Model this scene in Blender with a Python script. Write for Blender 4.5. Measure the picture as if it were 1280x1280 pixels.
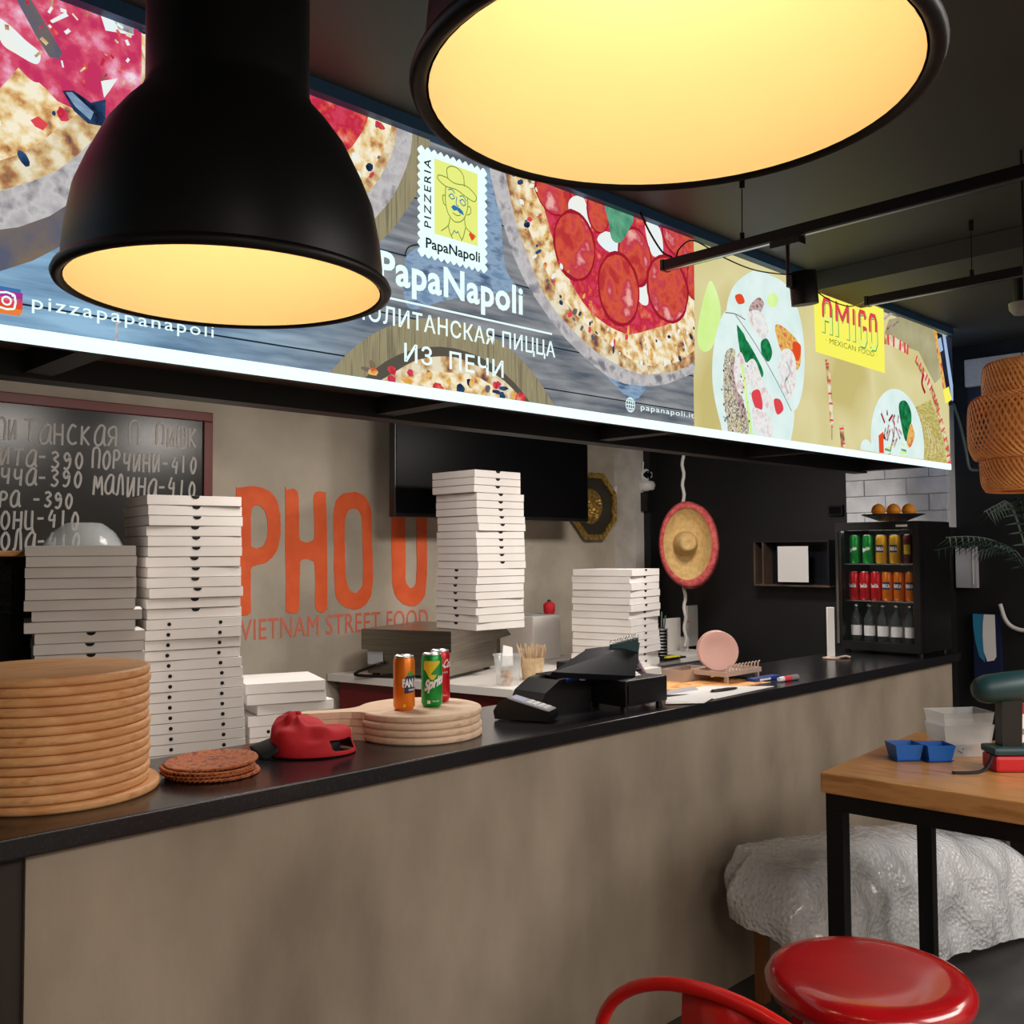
import bpy, bmesh, math, random
from mathutils import Vector, Matrix
from math import sin, cos, pi, radians
random.seed(7)
for o in list(bpy.data.objects): bpy.data.objects.remove(o)
SC = bpy.context.scene
COL = SC.collection

# ------------------------------------------------------------ camera
FPX = 1220.0
EYE = Vector((0, 0, 1.66))
az, pitch, roll = radians(45.5), math.atan2(50, FPX), -.006
Fw = Vector((cos(az)*cos(pitch), sin(az)*cos(pitch), sin(pitch)))
_r = Vector((sin(az), -cos(az), 0)); _u = _r.cross(Fw)
Rt = _r*cos(roll)+_u*sin(roll); Up = _u*cos(roll)-_r*sin(roll)
cam = bpy.data.cameras.new('camera'); cam.sensor_width = 36; cam.lens = 36*FPX/1280; cam.clip_start = .02
co = bpy.data.objects.new('camera', cam); COL.objects.link(co)
co.matrix_world = Matrix(((Rt.x, Up.x, -Fw.x, EYE.x), (Rt.y, Up.y, -Fw.y, EYE.y), (Rt.z, Up.z, -Fw.z, EYE.z), (0, 0, 0, 1)))
SC.camera = co
def ray(x, y): return Fw+Rt*((x-640)/FPX)-Up*((y-640)/FPX)
def onp(x, y, ax, v):
    """the point of the plane axis=v that shows at pixel x, y of the survey photograph"""
    d = ray(x, y); return EYE+d*((v-EYE[ax])/d[ax])
def at(x, y, D): return EYE+ray(x, y)*D

# ------------------------------------------------------------ world, exposure, room lights
W = bpy.data.worlds.new('world'); SC.world = W; W.use_nodes = True
W.node_tree.nodes['Background'].inputs[0].default_value = (.6, .7, 1, 1)
W.node_tree.nodes['Background'].inputs[1].default_value = .02
SC.view_settings.view_transform = 'Standard'; SC.view_settings.look = 'None'
SC.view_settings.gamma = 1; SC.view_settings.use_curve_mapping = False
SC.view_settings.exposure = 0.0
def area(name, loc, sx, sy, power, col, rot=(0, 0, 0)):
    l = bpy.data.lights.new(name, 'AREA'); l.shape = 'RECTANGLE'; l.size = sx; l.size_y = sy; l.energy = power; l.color = col
    o = bpy.data.objects.new(name, l); COL.objects.link(o); o.location = loc; o.rotation_euler = rot; return o
area('dining_ceiling_light', (3.4, -1.2, 2.6), 2.6, 1.3, 138, (1, .93, .87))
area('dining_ceiling_light', (.6, -1.5, 2.6), 1.8, 1.2, 74, (1, .90, .80))
area('dining_ceiling_light', (4.9, -.2, 2.7), .9, .9, 24, (1, .9, .8))
for kx, ke in ((1.95, 13), (2.95, 15), (4.45, 24)): area('kitchen_ceiling_light', (kx, 2.9, 2.46), .42, .30, ke*1.08, (1, .92, .84), (radians(14), 0, 0))

# ------------------------------------------------------------ materials
def lin(c): return tuple(((v/255)/12.92 if v/255 <= .04045 else ((v/255+.055)/1.055)**2.4) for v in c)+(1,)
M = {}
def mat(name, c, rough=.5, metal=0, c2=None, scale=8, stretch=(1, 1, 1), bump=0, bscale=None, emit=0, trans=0, alpha=1, coat=0, spec=None, lo=.35, hi=.65, detail=5, ior=None, voro=False):
    m = bpy.data.materials.new(name); m.use_nodes = True; nt = m.node_tree; b = nt.nodes['Principled BSDF']
    b.inputs['Roughness'].default_value = rough; b.inputs['Metallic'].default_value = metal
    b.inputs['Base Color'].default_value = lin(c)
    if spec is not None: b.inputs['Specular IOR Level'].default_value = spec
    if trans: b.inputs['Transmission Weight'].default_value = trans
    if ior: b.inputs['IOR'].default_value = ior
    if alpha < 1: b.inputs['Alpha'].default_value = alpha
    if coat: b.inputs['Coat Weight'].default_value = coat; b.inputs['Coat Roughness'].default_value = .08
    src = None
    if c2 or bump:
        tc = nt.nodes.new('ShaderNodeTexCoord'); mp = nt.nodes.new('ShaderNodeMapping'); mp.inputs['Scale'].default_value = stretch
        nt.links.new(tc.outputs['Object'], mp.inputs[0])
        no = nt.nodes.new('ShaderNodeTexNoise'); no.inputs['Scale'].default_value = scale; no.inputs['Detail'].default_value = detail
        nt.links.new(mp.outputs[0], no.inputs['Vector'])
        if c2:
            cols = [c]+(list(c2) if isinstance(c2, list) else [c2])
            r = nt.nodes.new('ShaderNodeValToRGB'); e = r.color_ramp.elements
            while len(e) < len(cols): e.new(.5)
            for i, cc in enumerate(cols):
                e[i].position = lo+(hi-lo)*i/(len(cols)-1); e[i].color = lin(cc)
            nt.links.new(no.outputs['Fac'], r.inputs[0]); src = r.outputs[0]
            nt.links.new(src, b.inputs['Base Color'])
        if bump:
            if voro:
                n2 = nt.nodes.new('ShaderNodeTexVoronoi')
            else:
                n2 = nt.nodes.new('ShaderNodeTexNoise'); n2.inputs['Detail'].default_value = 6
            n2.inputs['Scale'].default_value = bscale or scale
            nt.links.new(mp.outputs[0], n2.inputs['Vector'])
            bp = nt.nodes.new('ShaderNodeBump'); bp.inputs['Strength'].default_value = bump; bp.inputs['Distance'].default_value = .01
            nt.links.new(n2.outputs[0], bp.inputs['Height']); nt.links.new(bp.outputs[0], b.inputs['Normal'])
    if emit:
        b.inputs['Emission Strength'].default_value = emit
        b.inputs['Specular IOR Level'].default_value = .0; b.inputs['Base Color'].default_value = (0, 0, 0, 1)
        if src: nt.links.new(src, b.inputs['Emission Color']); nt.links.remove(b.inputs['Base Color'].links[0])
        else: b.inputs['Emission Color'].default_value = lin(c)
    M[name] = m; return m

mat('plaster_counter', (124, 112, 98), .8, c2=[(144, 131, 115), (160, 147, 131)], scale=2.2, stretch=(1.6, 1, .8), bump=.12, bscale=30, lo=.3, hi=.72)
mat('plaster_wall', (168, 158, 144), .85, c2=[(186, 176, 160), (198, 187, 171)], scale=2.5, bump=.1, bscale=25)
mat('counter_stone', (26, 25, 28), .22, c2=(38, 37, 40), scale=150, lo=.5, hi=.75)
mat('ceiling_paint', (62, 63, 60), .55, c2=(70, 70, 68), scale=1.2)
mat('black_paint', (16, 16, 18), .6)
mat('black_wall', (11, 11, 13), .6, c2=(16, 16, 18), scale=3)
mat('navy_paint', (22, 30, 48), .55, c2=(28, 36, 56), scale=3)
mat('dark_brown', (38, 30, 26), .7)
mat('floor_tile', (60, 60, 62), .5, c2=(76, 74, 72), scale=5)
mat('white_brick', (205, 208, 214), .6, c2=(226, 228, 232), scale=8, bump=.5, bscale=24)
mat('mortar', (196, 198, 204), .9)
mat('white_plaster', (196, 192, 186), .7, c2=(215, 210, 204), scale=9, bump=.4, bscale=20)
mat('brown_panel', (92, 72, 58), .7, c2=(56, 42, 36), scale=6, bump=.2)
mat('black_metal', (14, 14, 15), .42, metal=.3)
mat('lamp_black', (17, 17, 18), .45, spec=.4)
mat('lamp_white', (240, 226, 196), .6)
mat('card_white', (232, 228, 225), .75, c2=(224, 219, 215), scale=4)
mat('card_inner', (170, 160, 150), .8)
mat('hole_black', (8, 8, 9), .9)
mat('board_wood', (208, 150, 98), .5, c2=[(222, 168, 116), (196, 134, 82)], scale=5, stretch=(1, 6, 14), lo=.3, hi=.7, bump=.05)
mat('pale_wood', (222, 190, 160), .5, c2=[(232, 204, 178), (206, 172, 142)], scale=5, stretch=(2, 8, 14), lo=.3, hi=.7, bump=.05)
mat('woven_red', (172, 74, 46), .6, c2=[(196, 120, 70), (120, 40, 28)], scale=60, stretch=(1, 1, 1), lo=.35, hi=.65, bump=.5)
mat('cap_red', (190, 22, 36), .75, bump=.15, bscale=60)
mat('cap_black', (22, 24, 26), .7)
mat('steel', (168, 162, 152), .3, metal=1, c2=(150, 143, 132), scale=3, stretch=(1, 1, 30))
mat('chrome', (215, 215, 215), .15, metal=1)
mat('table_oak', (176, 124, 72), .32, c2=[(196, 142, 86), (150, 100, 54)], scale=4, stretch=(8, 1.2, 8), lo=.3, hi=.7, coat=.2)
mat('red_gloss', (150, 10, 18), .22, c2=(168, 14, 22), scale=7, coat=.6)
mat('red_chair', (205, 24, 22), .35, coat=.3)
mat('red_laminate', (122, 20, 24), .5)
mat('white_laminate', (228, 224, 218), .4)
mat('grey_laminate', (168, 170, 180), .45)
mat('orange_paint', (248, 110, 58), .75, c2=(238, 98, 50), scale=9)
mat('small_orange', (228, 116, 92), .8)
mat('chalkboard', (15, 15, 16), .24)
mat('frame_red', (112, 34, 26), .4)
mat('chalk', (206, 204, 200), .9)
mat('tv_black', (9, 9, 11), .35, spec=.08)
mat('plastic_black', (13, 13, 15), .38)
mat('plastic_dark', (19, 21, 27), .34, spec=.3)
mat('key_grey', (150, 152, 160), .45)
mat('screen_grey', (176, 178, 205), .3)
mat('white_plastic', (228, 228, 226), .35)
mat('clear_plastic', (225, 230, 232), .12, alpha=.38)
mat('glass', (40, 46, 46), .03, alpha=.10, spec=.5)
mat('dark_glass', (30, 36, 38), .05, alpha=.45, spec=.8)
mat('can_orange', (232, 124, 24), .3, metal=.35)
mat('can_green', (20, 150, 62), .3, metal=.35)
mat('can_red', (200, 20, 34), .3, metal=.35)
mat('can_yellow', (222, 168, 40), .35, metal=.2)
mat('can_dark', (90, 20, 30), .35)
mat('print_white', (238, 238, 240), .5)
mat('print_yellow', (236, 206, 40), .5)
mat('print_navy', (18, 30, 78), .5)
mat('print_leaf', (58, 160, 50), .5)
mat('print_green', (20, 150, 62), .5)
mat('bottle_glass', (70, 78, 74), .08, alpha=.6)
mat('alu', (200, 200, 202), .28, metal=1)
mat('straw_tan', (214, 186, 150), .8, c2=(196, 166, 128), scale=40)
mat('sombrero_straw', (214, 182, 122), .8, c2=(190, 156, 98), scale=30, bump=.3)
mat('sombrero_red', (176, 52, 62), .8, c2=(206, 104, 96), scale=40)
mat('rope_white', (205, 202, 198), .8)
mat('gold', (212, 176, 96), .4, metal=.6, c2=(140, 104, 44), scale=40, bump=.5)
mat('octagon_dark', (54, 50, 40), .5)
mat('rattan', (250, 176, 100), .55, c2=(228, 146, 74), scale=30)
mat('bubble_film', (236, 238, 242), .12, c2=(216, 219, 224), scale=4, bump=.8, bscale=60, alpha=.84, voro=True, coat=.8)
mat('blue_plastic', (22, 98, 186), .38)
mat('drill_green', (24, 62, 66), .45)
mat('drill_red', (190, 26, 32), .4)
mat('strap_dark', (26, 24, 24), .8)
mat('orange_fruit', (240, 150, 40), .5, bump=.1, bscale=120)
mat('plate_dark', (44, 46, 50), .3)
mat('plate_pink', (226, 178, 168), .4)
mat('rack_beige', (184, 160, 146), .5)
mat('paper_white', (232, 230, 228), .8)
mat('paper_grey', (172, 172, 178), .8)
mat('place_orange', (226, 156, 82), .7, c2=[(236, 184, 110), (206, 110, 60)], scale=14)
mat('sugar_brown', (196, 142, 88), .8, c2=(214, 166, 112), scale=60)
mat('yellow_pad', (222, 214, 60), .6)
mat('blue_print', (44, 130, 170), .5)
mat('navy_print', (20, 30, 66), .5)
mat('leaf_dark', (24, 44, 34), .45)
mat('leaf_pale', (90, 106, 98), .4)
mat('pot_dark', (34, 32, 34), .5)
mat('pen_blue', (36, 66, 140), .4)
mat('marker_pink', (226, 70, 92), .45)
mat('marker_grey', (140, 138, 140), .45)
mat('magazine', (160, 70, 120), .4, c2=[(226, 200, 214), (110, 50, 110)], scale=20)
mat('wood_leg', (150, 98, 54), .5)
mat('bulb', (255, 226, 170), .5, emit=5)
# backlit sign print
mat('e_strip', (134, 150, 151), emit=4)
mat('e_end_added', (120, 150, 190), emit=16)  # not print: glow for the added strip on the sign's end face
mat('e_amigo_bg', (216, 206, 146), c2=[(226, 216, 162), (204, 190, 122)], scale=1.6, emit=.95, detail=2)
mat('e_cream', (236, 226, 198), c2=[(214, 184, 132), (176, 122, 78), (96, 76, 84)], scale=22, emit=.95, lo=.42, hi=.72, detail=8)
mat('e_crust', (246, 236, 210), c2=[(232, 204, 146), (204, 150, 92), (96, 70, 82)], scale=30, stretch=(1, 1, 1), emit=1, lo=.41, hi=.72, detail=12)
mat('e_sauce', (214, 66, 92), c2=[(196, 40, 66), (226, 92, 76), (238, 160, 150)], scale=24, emit=.95, lo=.38, hi=.74, detail=8)
mat('e_sauce_pink', (196, 52, 96), c2=[(214, 82, 110), (232, 150, 178), (240, 222, 232)], scale=19, emit=1, lo=.42, hi=.72, detail=9)
mat('e_pepperoni', (186, 52, 56), c2=[(212, 88, 62), (194, 56, 76), (236, 172, 164)], scale=13, emit=1, lo=.38, hi=.70, detail=7)
mat('e_pep_rim', (166, 30, 48), emit=.9)
mat('e_cheese', (226, 244, 250), c2=(240, 240, 232), scale=8, emit=1)
mat('e_basil', (112, 182, 146), c2=(70, 140, 110), scale=20, emit=.9)
mat('e_parch', (176, 172, 176), c2=[(206, 202, 202), (128, 126, 134)], scale=20, emit=.9, lo=.35, hi=.68, detail=9)
mat('e_cloth', (116, 146, 178), c2=[(150, 176, 202), (84, 104, 134)], scale=14, stretch=(1, 1, 3), emit=.9, detail=8)
mat('e_round', (152, 142, 112), c2=[(168, 158, 124), (130, 122, 98)], scale=8, stretch=(12, 1, .6), emit=.85)
mat('e_round_dark', (98, 92, 82), emit=.8)
mat('e_white', (232, 255, 252), emit=1.05)
mat('e_ink', (34, 52, 62), emit=.6)
mat('e_line', (60, 130, 190), emit=.8)
mat('e_line_g', (130, 150, 60), emit=.8)
mat('e_stamp_y', (232, 240, 130), emit=1)
mat('e_heart', (226, 78, 40), emit=1)
mat('e_yellow', (250, 244, 98), emit=1)
mat('e_green', (70, 176, 110), emit=.9)
mat('e_red', (226, 74, 84), emit=.95)
mat('e_lime', (206, 240, 140), c2=(222, 248, 170), scale=6, emit=1)
mat('e_leafgreen', (40, 150, 90), c2=(20, 100, 60), scale=30, emit=.85)
mat('e_onion', (214, 216, 216), c2=[(238, 238, 234), (216, 190, 190)], scale=26, emit=1)
mat('e_tortilla', (228, 244, 240), c2=(214, 236, 232), scale=10, emit=1)
mat('e_meat', (150, 84, 96), c2=[(214, 190, 184), (96, 50, 60)], scale=30, emit=.85)
mat('e_grain', (200, 176, 110), c2=[(226, 222, 200), (110, 84, 60), (226, 232, 220)], scale=60, emit=.95)
mat('e_spice', (226, 150, 60), c2=[(236, 196, 110), (214, 90, 60)], scale=26, emit=.95)
mat('e_basket', (214, 206, 130), c2=(180, 160, 84), scale=30, stretch=(1, 1, 4), emit=.9)
mat('e_dark', (30, 34, 52), c2=(60, 64, 90), scale=10, emit=.6)
mat('e_greybg', (196, 190, 150), c2=(170, 162, 120), scale=5, emit=.85)
mat('e_purple', (170, 60, 150), emit=.9)
mat('e_orange', (240, 130, 60), emit=.95)
mat('e_inkblack', (30, 40, 66), c2=(60, 100, 150), scale=30, emit=.6)
mat('e_olive', (140, 120, 92), c2=(96, 100, 120), scale=10, emit=.85)
mat('e_ad', (170, 196, 230), emit=.9)
def plank_mat():
    m = mat('e_planks', (0, 0, 0), emit=1); nt = m.node_tree; b = nt.nodes['Principled BSDF']
    tc = nt.nodes.new('ShaderNodeTexCoord'); mp = nt.nodes.new('ShaderNodeMapping'); mp.inputs['Scale'].default_value = (1.3, 1, 11)
    nt.links.new(tc.outputs['Object'], mp.inputs[0])
    no = nt.nodes.new('ShaderNodeTexNoise'); no.inputs['Scale'].default_value = 3; no.inputs['Detail'].default_value = 9
    nt.links.new(mp.outputs[0], no.inputs['Vector'])
    r1 = nt.nodes.new('ShaderNodeValToRGB'); e = r1.color_ramp.elements; e[0].position = .33; e[0].color = lin((96, 130, 162)); e[1].position = .66; e[1].color = lin((150, 190, 218))
    r2 = nt.nodes.new('ShaderNodeValToRGB'); e = r2.color_ramp.elements; e[0].position = .33; e[0].color = lin((84, 92, 104)); e[1].position = .66; e[1].color = lin((152, 154, 156))
    for r in (r1, r2): nt.links.new(no.outputs['Fac'], r.inputs[0])
    sx = nt.nodes.new('ShaderNodeSeparateXYZ'); nt.links.new(tc.outputs['Object'], sx.inputs[0])
    mr = nt.nodes.new('ShaderNodeMapRange'); mr.inputs[1].default_value = -1.35; mr.inputs[2].default_value = -.55; nt.links.new(sx.outputs[0], mr.inputs[0])
    mx = nt.nodes.new('ShaderNodeMix'); mx.data_type = 'RGBA'; nt.links.new(mr.outputs[0], mx.inputs[0]); nt.links.new(r1.outputs[0], mx.inputs[6]); nt.links.new(r2.outputs[0], mx.inputs[7])
    nt.links.new(mx.outputs[2], b.inputs['Emission Color'])
plank_mat()

# ------------------------------------------------------------ mesh helpers
class MB:
    def __init__(s): s.v = []; s.f = []; s.m = []; s.sm = []
    def add(s, vs, fs, mi=0, smooth=False):
        n = len(s.v); s.v += [Vector(v) for v in vs]
        for f in fs: s.f.append([i+n for i in f]); s.m.append(mi); s.sm.append(smooth)
        return s
    def box(s, x0, x1, y0, y1, z0, z1, mi=0, ch=0):
        if ch:
            bm = bmesh.new(); bmesh.ops.create_cube(bm, size=1)
            for v in bm.verts: v.co = Vector(((x0+x1)/2+v.co.x*(x1-x0), (y0+y1)/2+v.co.y*(y1-y0), (z0+z1)/2+v.co.z*(z1-z0)))
            bmesh.ops.bevel(bm, geom=list(bm.edges), offset=ch, segments=2, affect='EDGES', profile=.6)
            bm.verts.index_update(); s.add([v.co.copy() for v in bm.verts], [[v.index for v in f.verts] for f in bm.faces], mi); bm.free(); return s
        vs = [(x, y, z) for z in (z0, z1) for y in (y0, y1) for x in (x0, x1)]
        return s.add(vs, [(0, 2, 3, 1), (4, 5, 7, 6), (0, 1, 5, 4), (2, 6, 7, 3), (0, 4, 6, 2), (1, 3, 7, 5)], mi)
    def hexa(s, p, mi=0):   # 8 points: bottom ring 4, top ring 4
        return s.add(p, [(3, 2, 1, 0), (4, 5, 6, 7), (0, 1, 5, 4), (1, 2, 6, 5), (2, 3, 7, 6), (3, 0, 4, 7)], mi)
    def prism(s, ring, off, mi=0, smooth=False):
        n = len(ring); off = Vector(off); vs = [Vector(p) for p in ring]+[Vector(p)+off for p in ring]
        return s.add(vs, [list(range(n))[::-1], list(range(n, 2*n))]+[(i, (i+1) % n, (i+1) % n+n, i+n) for i in range(n)], mi, smooth)
    def lathe(s, prof, n=40, c=(0, 0, 0), mi=0, smooth=True, sx=1, sy=1):
        c = Vector(c); vs = []; fs = []
        for r, z in prof:
            for k in range(n): a = 2*pi*k/n; vs.append(c+Vector((r*cos(a)*sx, r*sin(a)*sy, z)))
        for i in range(len(prof)-1):
            for k in range(n): fs.append((i*n+k, i*n+(k+1) % n, (i+1)*n+(k+1) % n, (i+1)*n+k))
        s.add(vs, fs, mi, smooth)
        if prof[0][0] > 1e-5: s.add(vs[:n], [list(range(n))[::-1]], mi)
        if prof[-1][0] > 1e-5: s.add(vs[-n:], [list(range(n))], mi)
        return s
    def lathe_open(s, prof, n=48, c=(0, 0, 0), mi=0):
        c = Vector(c); vs = []; fs = []
        for r, z in prof:
            for k in range(n): a = 2*pi*k/n; vs.append(c+Vector((r*cos(a), r*sin(a), z)))
        for i in range(len(prof)-1):
            for k in range(n): fs.append((i*n+k, i*n+(k+1) % n, (i+1)*n+(k+1) % n, (i+1)*n+k))
        return s.add(vs, fs, mi, True)
    def tube(s, pts, r, n=8, mi=0, closed=False, smooth=True):
        P = [Vector(p) for p in pts]; m = len(P); vs = []; fs = []; ref = None
        for i, p in enumerate(P):
            if closed: t = P[(i+1) % m]-P[i-1]
            else: t = P[min(i+1, m-1)]-P[max(i-1, 0)]
            t.normalize()
            if ref is None: ref = Vector((0, 0, 1)) if abs(t.z) < .9 else Vector((1, 0, 0))
            a = ref-t*ref.dot(t)
            if a.length < 1e-4: a = Vector((1, .3, 0))-t*t.dot(Vector((1, .3, 0)))
            a.normalize(); b = t.cross(a); ref = a
            rr = r[i] if isinstance(r, (list, tuple)) else r
            for k in range(n): q = 2*pi*k/n; vs.append(p+a*cos(q)*rr+b*sin(q)*rr)
        for i in range(m if closed else m-1):
            j = (i+1) % m
            for k in range(n): fs.append((i*n+k, i*n+(k+1) % n, j*n+(k+1) % n, j*n+k))
        s.add(vs, fs, mi, smooth)
        if not closed: s.add(vs[:n], [list(range(n))[::-1]], mi); s.add(vs[-n:], [list(range(n))], mi)
        return s
    def xf(s, mtx): s.v = [mtx @ v for v in s.v]; return s
    def build(s, name, mats, parent=None, world=False, kind=None, label=None):
        me = bpy.data.meshes.new(name)
        vs = s.v
        if world and parent is not None:
            im = Matrix.Identity(4); q_ = parent
            while q_ is not None: im = Matrix.Translation(q_.location) @ Matrix.Rotation(q_.rotation_euler.z, 4, 'Z') @ im; q_ = q_.parent
            im = im.inverted(); vs = [im @ v for v in vs]
        me.from_pydata([tuple(v) for v in vs], [], s.f)
        for mm in (mats if isinstance(mats, (list, tuple)) else [mats]): me.materials.append(M[mm])
        me.polygons.foreach_set('material_index', s.m); me.polygons.foreach_set('use_smooth', s.sm); me.update()
        o = bpy.data.objects.new(name, me); COL.objects.link(o)
        if parent is not None: o.parent = parent
        if kind: o['kind'] = kind
        if label: o['label'] = label
        return o
def tag(o, label, cat, group=None):
    o['label'] = label; o['category'] = cat
    if group: o['group'] = group
    return o
def thing(name, label, cat, loc=(0, 0, 0), rz=0, group=None):
    o = bpy.data.objects.new(name, None); o.empty_display_size = .05; COL.objects.link(o)
    o.location = loc; o.rotation_euler = (0, 0, rz); return tag(o, label, cat, group)
def dup(o, parent=None):
    c = o.copy(); COL.objects.link(c)
    if parent is not None: c.parent = parent
    for ch in list(o.children): dup(ch, c)
    return c
def struct(o): o['kind'] = 'structure'; return o
def smooth_loop(pts, n=6):
    out = []; m = len(pts)
    for i in range(m):
        p0, p1, p2, p3 = [Vector(pts[(i+k-1) % m]) for k in range(4)]
        for k in range(n):
            t = k/n; out.append(.5*((2*p1)+(p2-p0)*t+(2*p0-5*p1+4*p2-p3)*t*t+(3*p1-p0-3*p2+p3)*t**3))
    return out
def smooth_line(pts, n=6):
    out = []; m = len(pts)
    for i in range(m-1):
        p0, p1, p2, p3 = [Vector(pts[min(max(i+k-1, 0), m-1)]) for k in range(4)]
        for k in range(n):
            t = k/n; out.append(.5*((2*p1)+(p2-p0)*t+(2*p0-5*p1+4*p2-p3)*t*t+(3*p1-p0-3*p2+p3)*t**3))
    out.append(Vector(pts[-1])); return out
_tc = {}
def text2d(s, bold=0.0, sp=1.0):
    """flat lettering: vertices and faces, cap height about 0.7, starting at x = 0"""
    k = (s, bold, sp)
    if k in _tc: return _tc[k]
    c = bpy.data.curves.new('t', 'FONT'); c.body = s; c.offset = bold; c.space_character = sp; c.resolution_u = 3
    o = bpy.data.objects.new('t', c); COL.objects.link(o); bpy.context.view_layer.update()
    me = bpy.data.meshes.new_from_object(o)
    r = ([(v.co.x, v.co.y) for v in me.vertices], [list(p.vertices) for p in me.polygons])
    bpy.data.objects.remove(o); bpy.data.curves.remove(c); bpy.data.meshes.remove(me)
    _tc[k] = r; return r
def put_text(mb, s, O, X, Y, mi=0, bold=0.0, sp=1.0, width=None, height=None, italic=0):
    """set s from point O along unit X, up unit Y; width/height in metres (height = cap height)"""
    v, f = text2d(s, bold, sp)
    x0 = min(a for a, b in v); x1 = max(a for a, b in v)
    ky = height/.73; kx = width/(x1-x0) if width else ky
    O = Vector(O); X = Vector(X); Y = Vector(Y)
    mb.add([O+X*((a-x0)*kx+b*ky*italic)+Y*(b*ky) for a, b in v], f, mi); return (x1-x0)*kx
X1 = Vector((1, 0, 0)); Y1 = Vector((0, 1, 0)); Z1 = Vector((0, 0, 1))
VR = radians(-44.5)     # turn that faces a thing square to the room's entrance corner

# ------------------------------------------------------------ ROOM
RX = 5.9; YB = 4.7; ZC = 2.86
struct(MB().box(-2.2, 8.2, -2.7, 4.9, -.1, 0).build('floor', 'floor_tile'))
struct(MB().box(-2.2, 8.2, -2.7, 4.9, ZC, ZC+.1).build('ceiling', 'ceiling_paint'))
struct(MB().box(-2.2, RX+.1, YB, YB+.15, 0, ZC).build('wall_back', 'plaster_wall'))
struct(MB().box(-2.3, -2.15, -2.7, 4.9, 0, ZC).build('wall_left', 'plaster_wall'))
struct(MB().box(-2.2, 8.2, -2.8, -2.65, 0, ZC).build('wall_front', 'plaster_wall'))
w = MB(); w.box(RX, RX+.15, 2.95, 4.9, 0, ZC); w.box(RX+.02, RX+.15, -2.7, 2.95, 0, 2.40)
w.box(RX+.02, RX+.15, -2.7, 2.95, 2.40, ZC)
struct(w.build('wall_right', 'black_wall'))
# fascia above the right-hand opening
struct(MB().box(RX-.04, RX+.02, -2.6, 2.17, 2.44, 2.60).build('trim_1', 'navy_paint'))
struct(MB().box(RX-.03, RX+.02, .2, 2.17, 0, .10).build('baseboard_right', 'black_paint'))
struct(MB().box(RX-.02, RX+.02, 1.2, 1.5, .1, 2.44).build('trim_2', 'navy_paint'))
# corner column beside back wall
pc = struct(MB().box(5.70, RX, 4.50, YB, 0, ZC).build('trim_3', 'white_plaster'))
struct(MB().box(5.80, RX, 4.44, 4.50, 0, ZC).build('trim_4', 'black_paint'))
# white painted brick pier behind the fridge, and the white masonry lintel
pier = thing('brick_pier', 'white painted brick pier rising behind the drinks fridge', 'pillar', (RX, 2.585, 0))
MB().box(-.094, .02, -.31, .31, 1.79, ZC).build('mortar', 'mortar', pier)
MB().box(-.05, .02, -.30, .30, 0, 1.789).build('plinth', 'black_paint', pier)
bm_ = MB().box(-.1305, .1305, 0, .045, -.0485, .0485, ch=.004)
bm_.v = [Vector((v.y-.045, v.x, v.z)) for v in bm_.v]
for r in range(11):
    z = 1.84+.1*r; off = 0 if r % 2 else .132
    ys = [-.204+off*0+.264*k-(.132 if r % 2 else 0) for k in range(4)]
    for y in ys:
        a, b = max(y-.128, -.31), min(y+.128, .31)
        if b-a < .05: continue
        if 'bk' not in globals(): bk = bm_.build('brick', 'white_brick', pier); o = bk
        else: o = bk.copy(); COL.objects.link(o); o.parent = pier
        o.location = (-.062+random.uniform(-.004, .004), (a+b)/2, z); o.scale = (1, (b-a)/.256, 1)
lt = thing('masonry_lintel', 'white masonry beam under the ceiling above the hanging rattan lantern', 'beam', (RX, 1.3, 2.68))
for k in range(7):
    MB().box(-.07-random.uniform(0, .006), .03, -.155, .155, -.08, .08, ch=.008).build('block', 'white_plaster', lt).location = (0, .72-.315*k, 0)
# ------------------------------------------------------------ BAR COUNTER
bar = thing('bar_counter', 'long plastered bar counter front below the dark stone top', 'counter', (2.5, 2.3, 0))
MB().box(.70, 5.42, 2.125, 2.28, 0, 1.055).build('plaster_front', 'plaster_counter', bar, True)
MB().box(-1.2, .697, 2.135, 2.28, 0, 1.055).build('end_panel', 'dark_brown', bar, True, label='dark brown end panel')
MB().box(5.30, 5.42, 2.28, 2.60, 0, 1.055).build('side_panel', 'plaster_counter', bar, True)
tag(MB().box(-1.2, 5.46, 2.09, 2.62, 1.056, 1.10, ch=.004).build('countertop', 'counter_stone'), 'long polished dark stone countertop on the bar', 'countertop')
lw = thing('back_shelf', 'lower work surface behind the bar carrying the pizza boxes', 'work surface', (1, 3.1, 0))
MB().box(-1.2, 2.3, 2.66, 3.86, .89, .93).build('top', 'steel', lw, True)
MB().box(-1.15, 2.26, 2.72, 3.80, 0, .889).build('carcass', 'dark_brown', lw, True)
# ------------------------------------------------------------ CANOPY UNDER THE SIGN
cp = thing('sign_canopy', 'dark canopy underside with beams and brown panels below the light box', 'canopy', (2.4, 2.35, 2.1))
MB().box(-1.2, 5.38, 2.56, 2.64, 2.10, 2.20).build('beam', 'black_paint', cp, True)
MB().box(-1.2, 5.38, 2.135, 2.19, 2.105, 2.16).build('beam', 'black_paint', cp, True)
for x in (-1.16, -.1, .82, 1.9, 3.0, 4.1, 5.3):
    MB().box(x, x+.07, 2.19, 2.56, 2.11, 2.18).build('beam', 'black_paint', cp, True)
for i, x in enumerate((-1.09, -.03, .89, 1.97, 3.07, 4.17)):
    x2 = (-.1, .82, 1.9, 3.0, 4.1, 5.3)[i]
    MB().box(x, x2, 2.19, 2.56, 2.165, 2.19).build('panel', 'brown_panel' if i < 3 else 'black_paint', cp, True)
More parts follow.
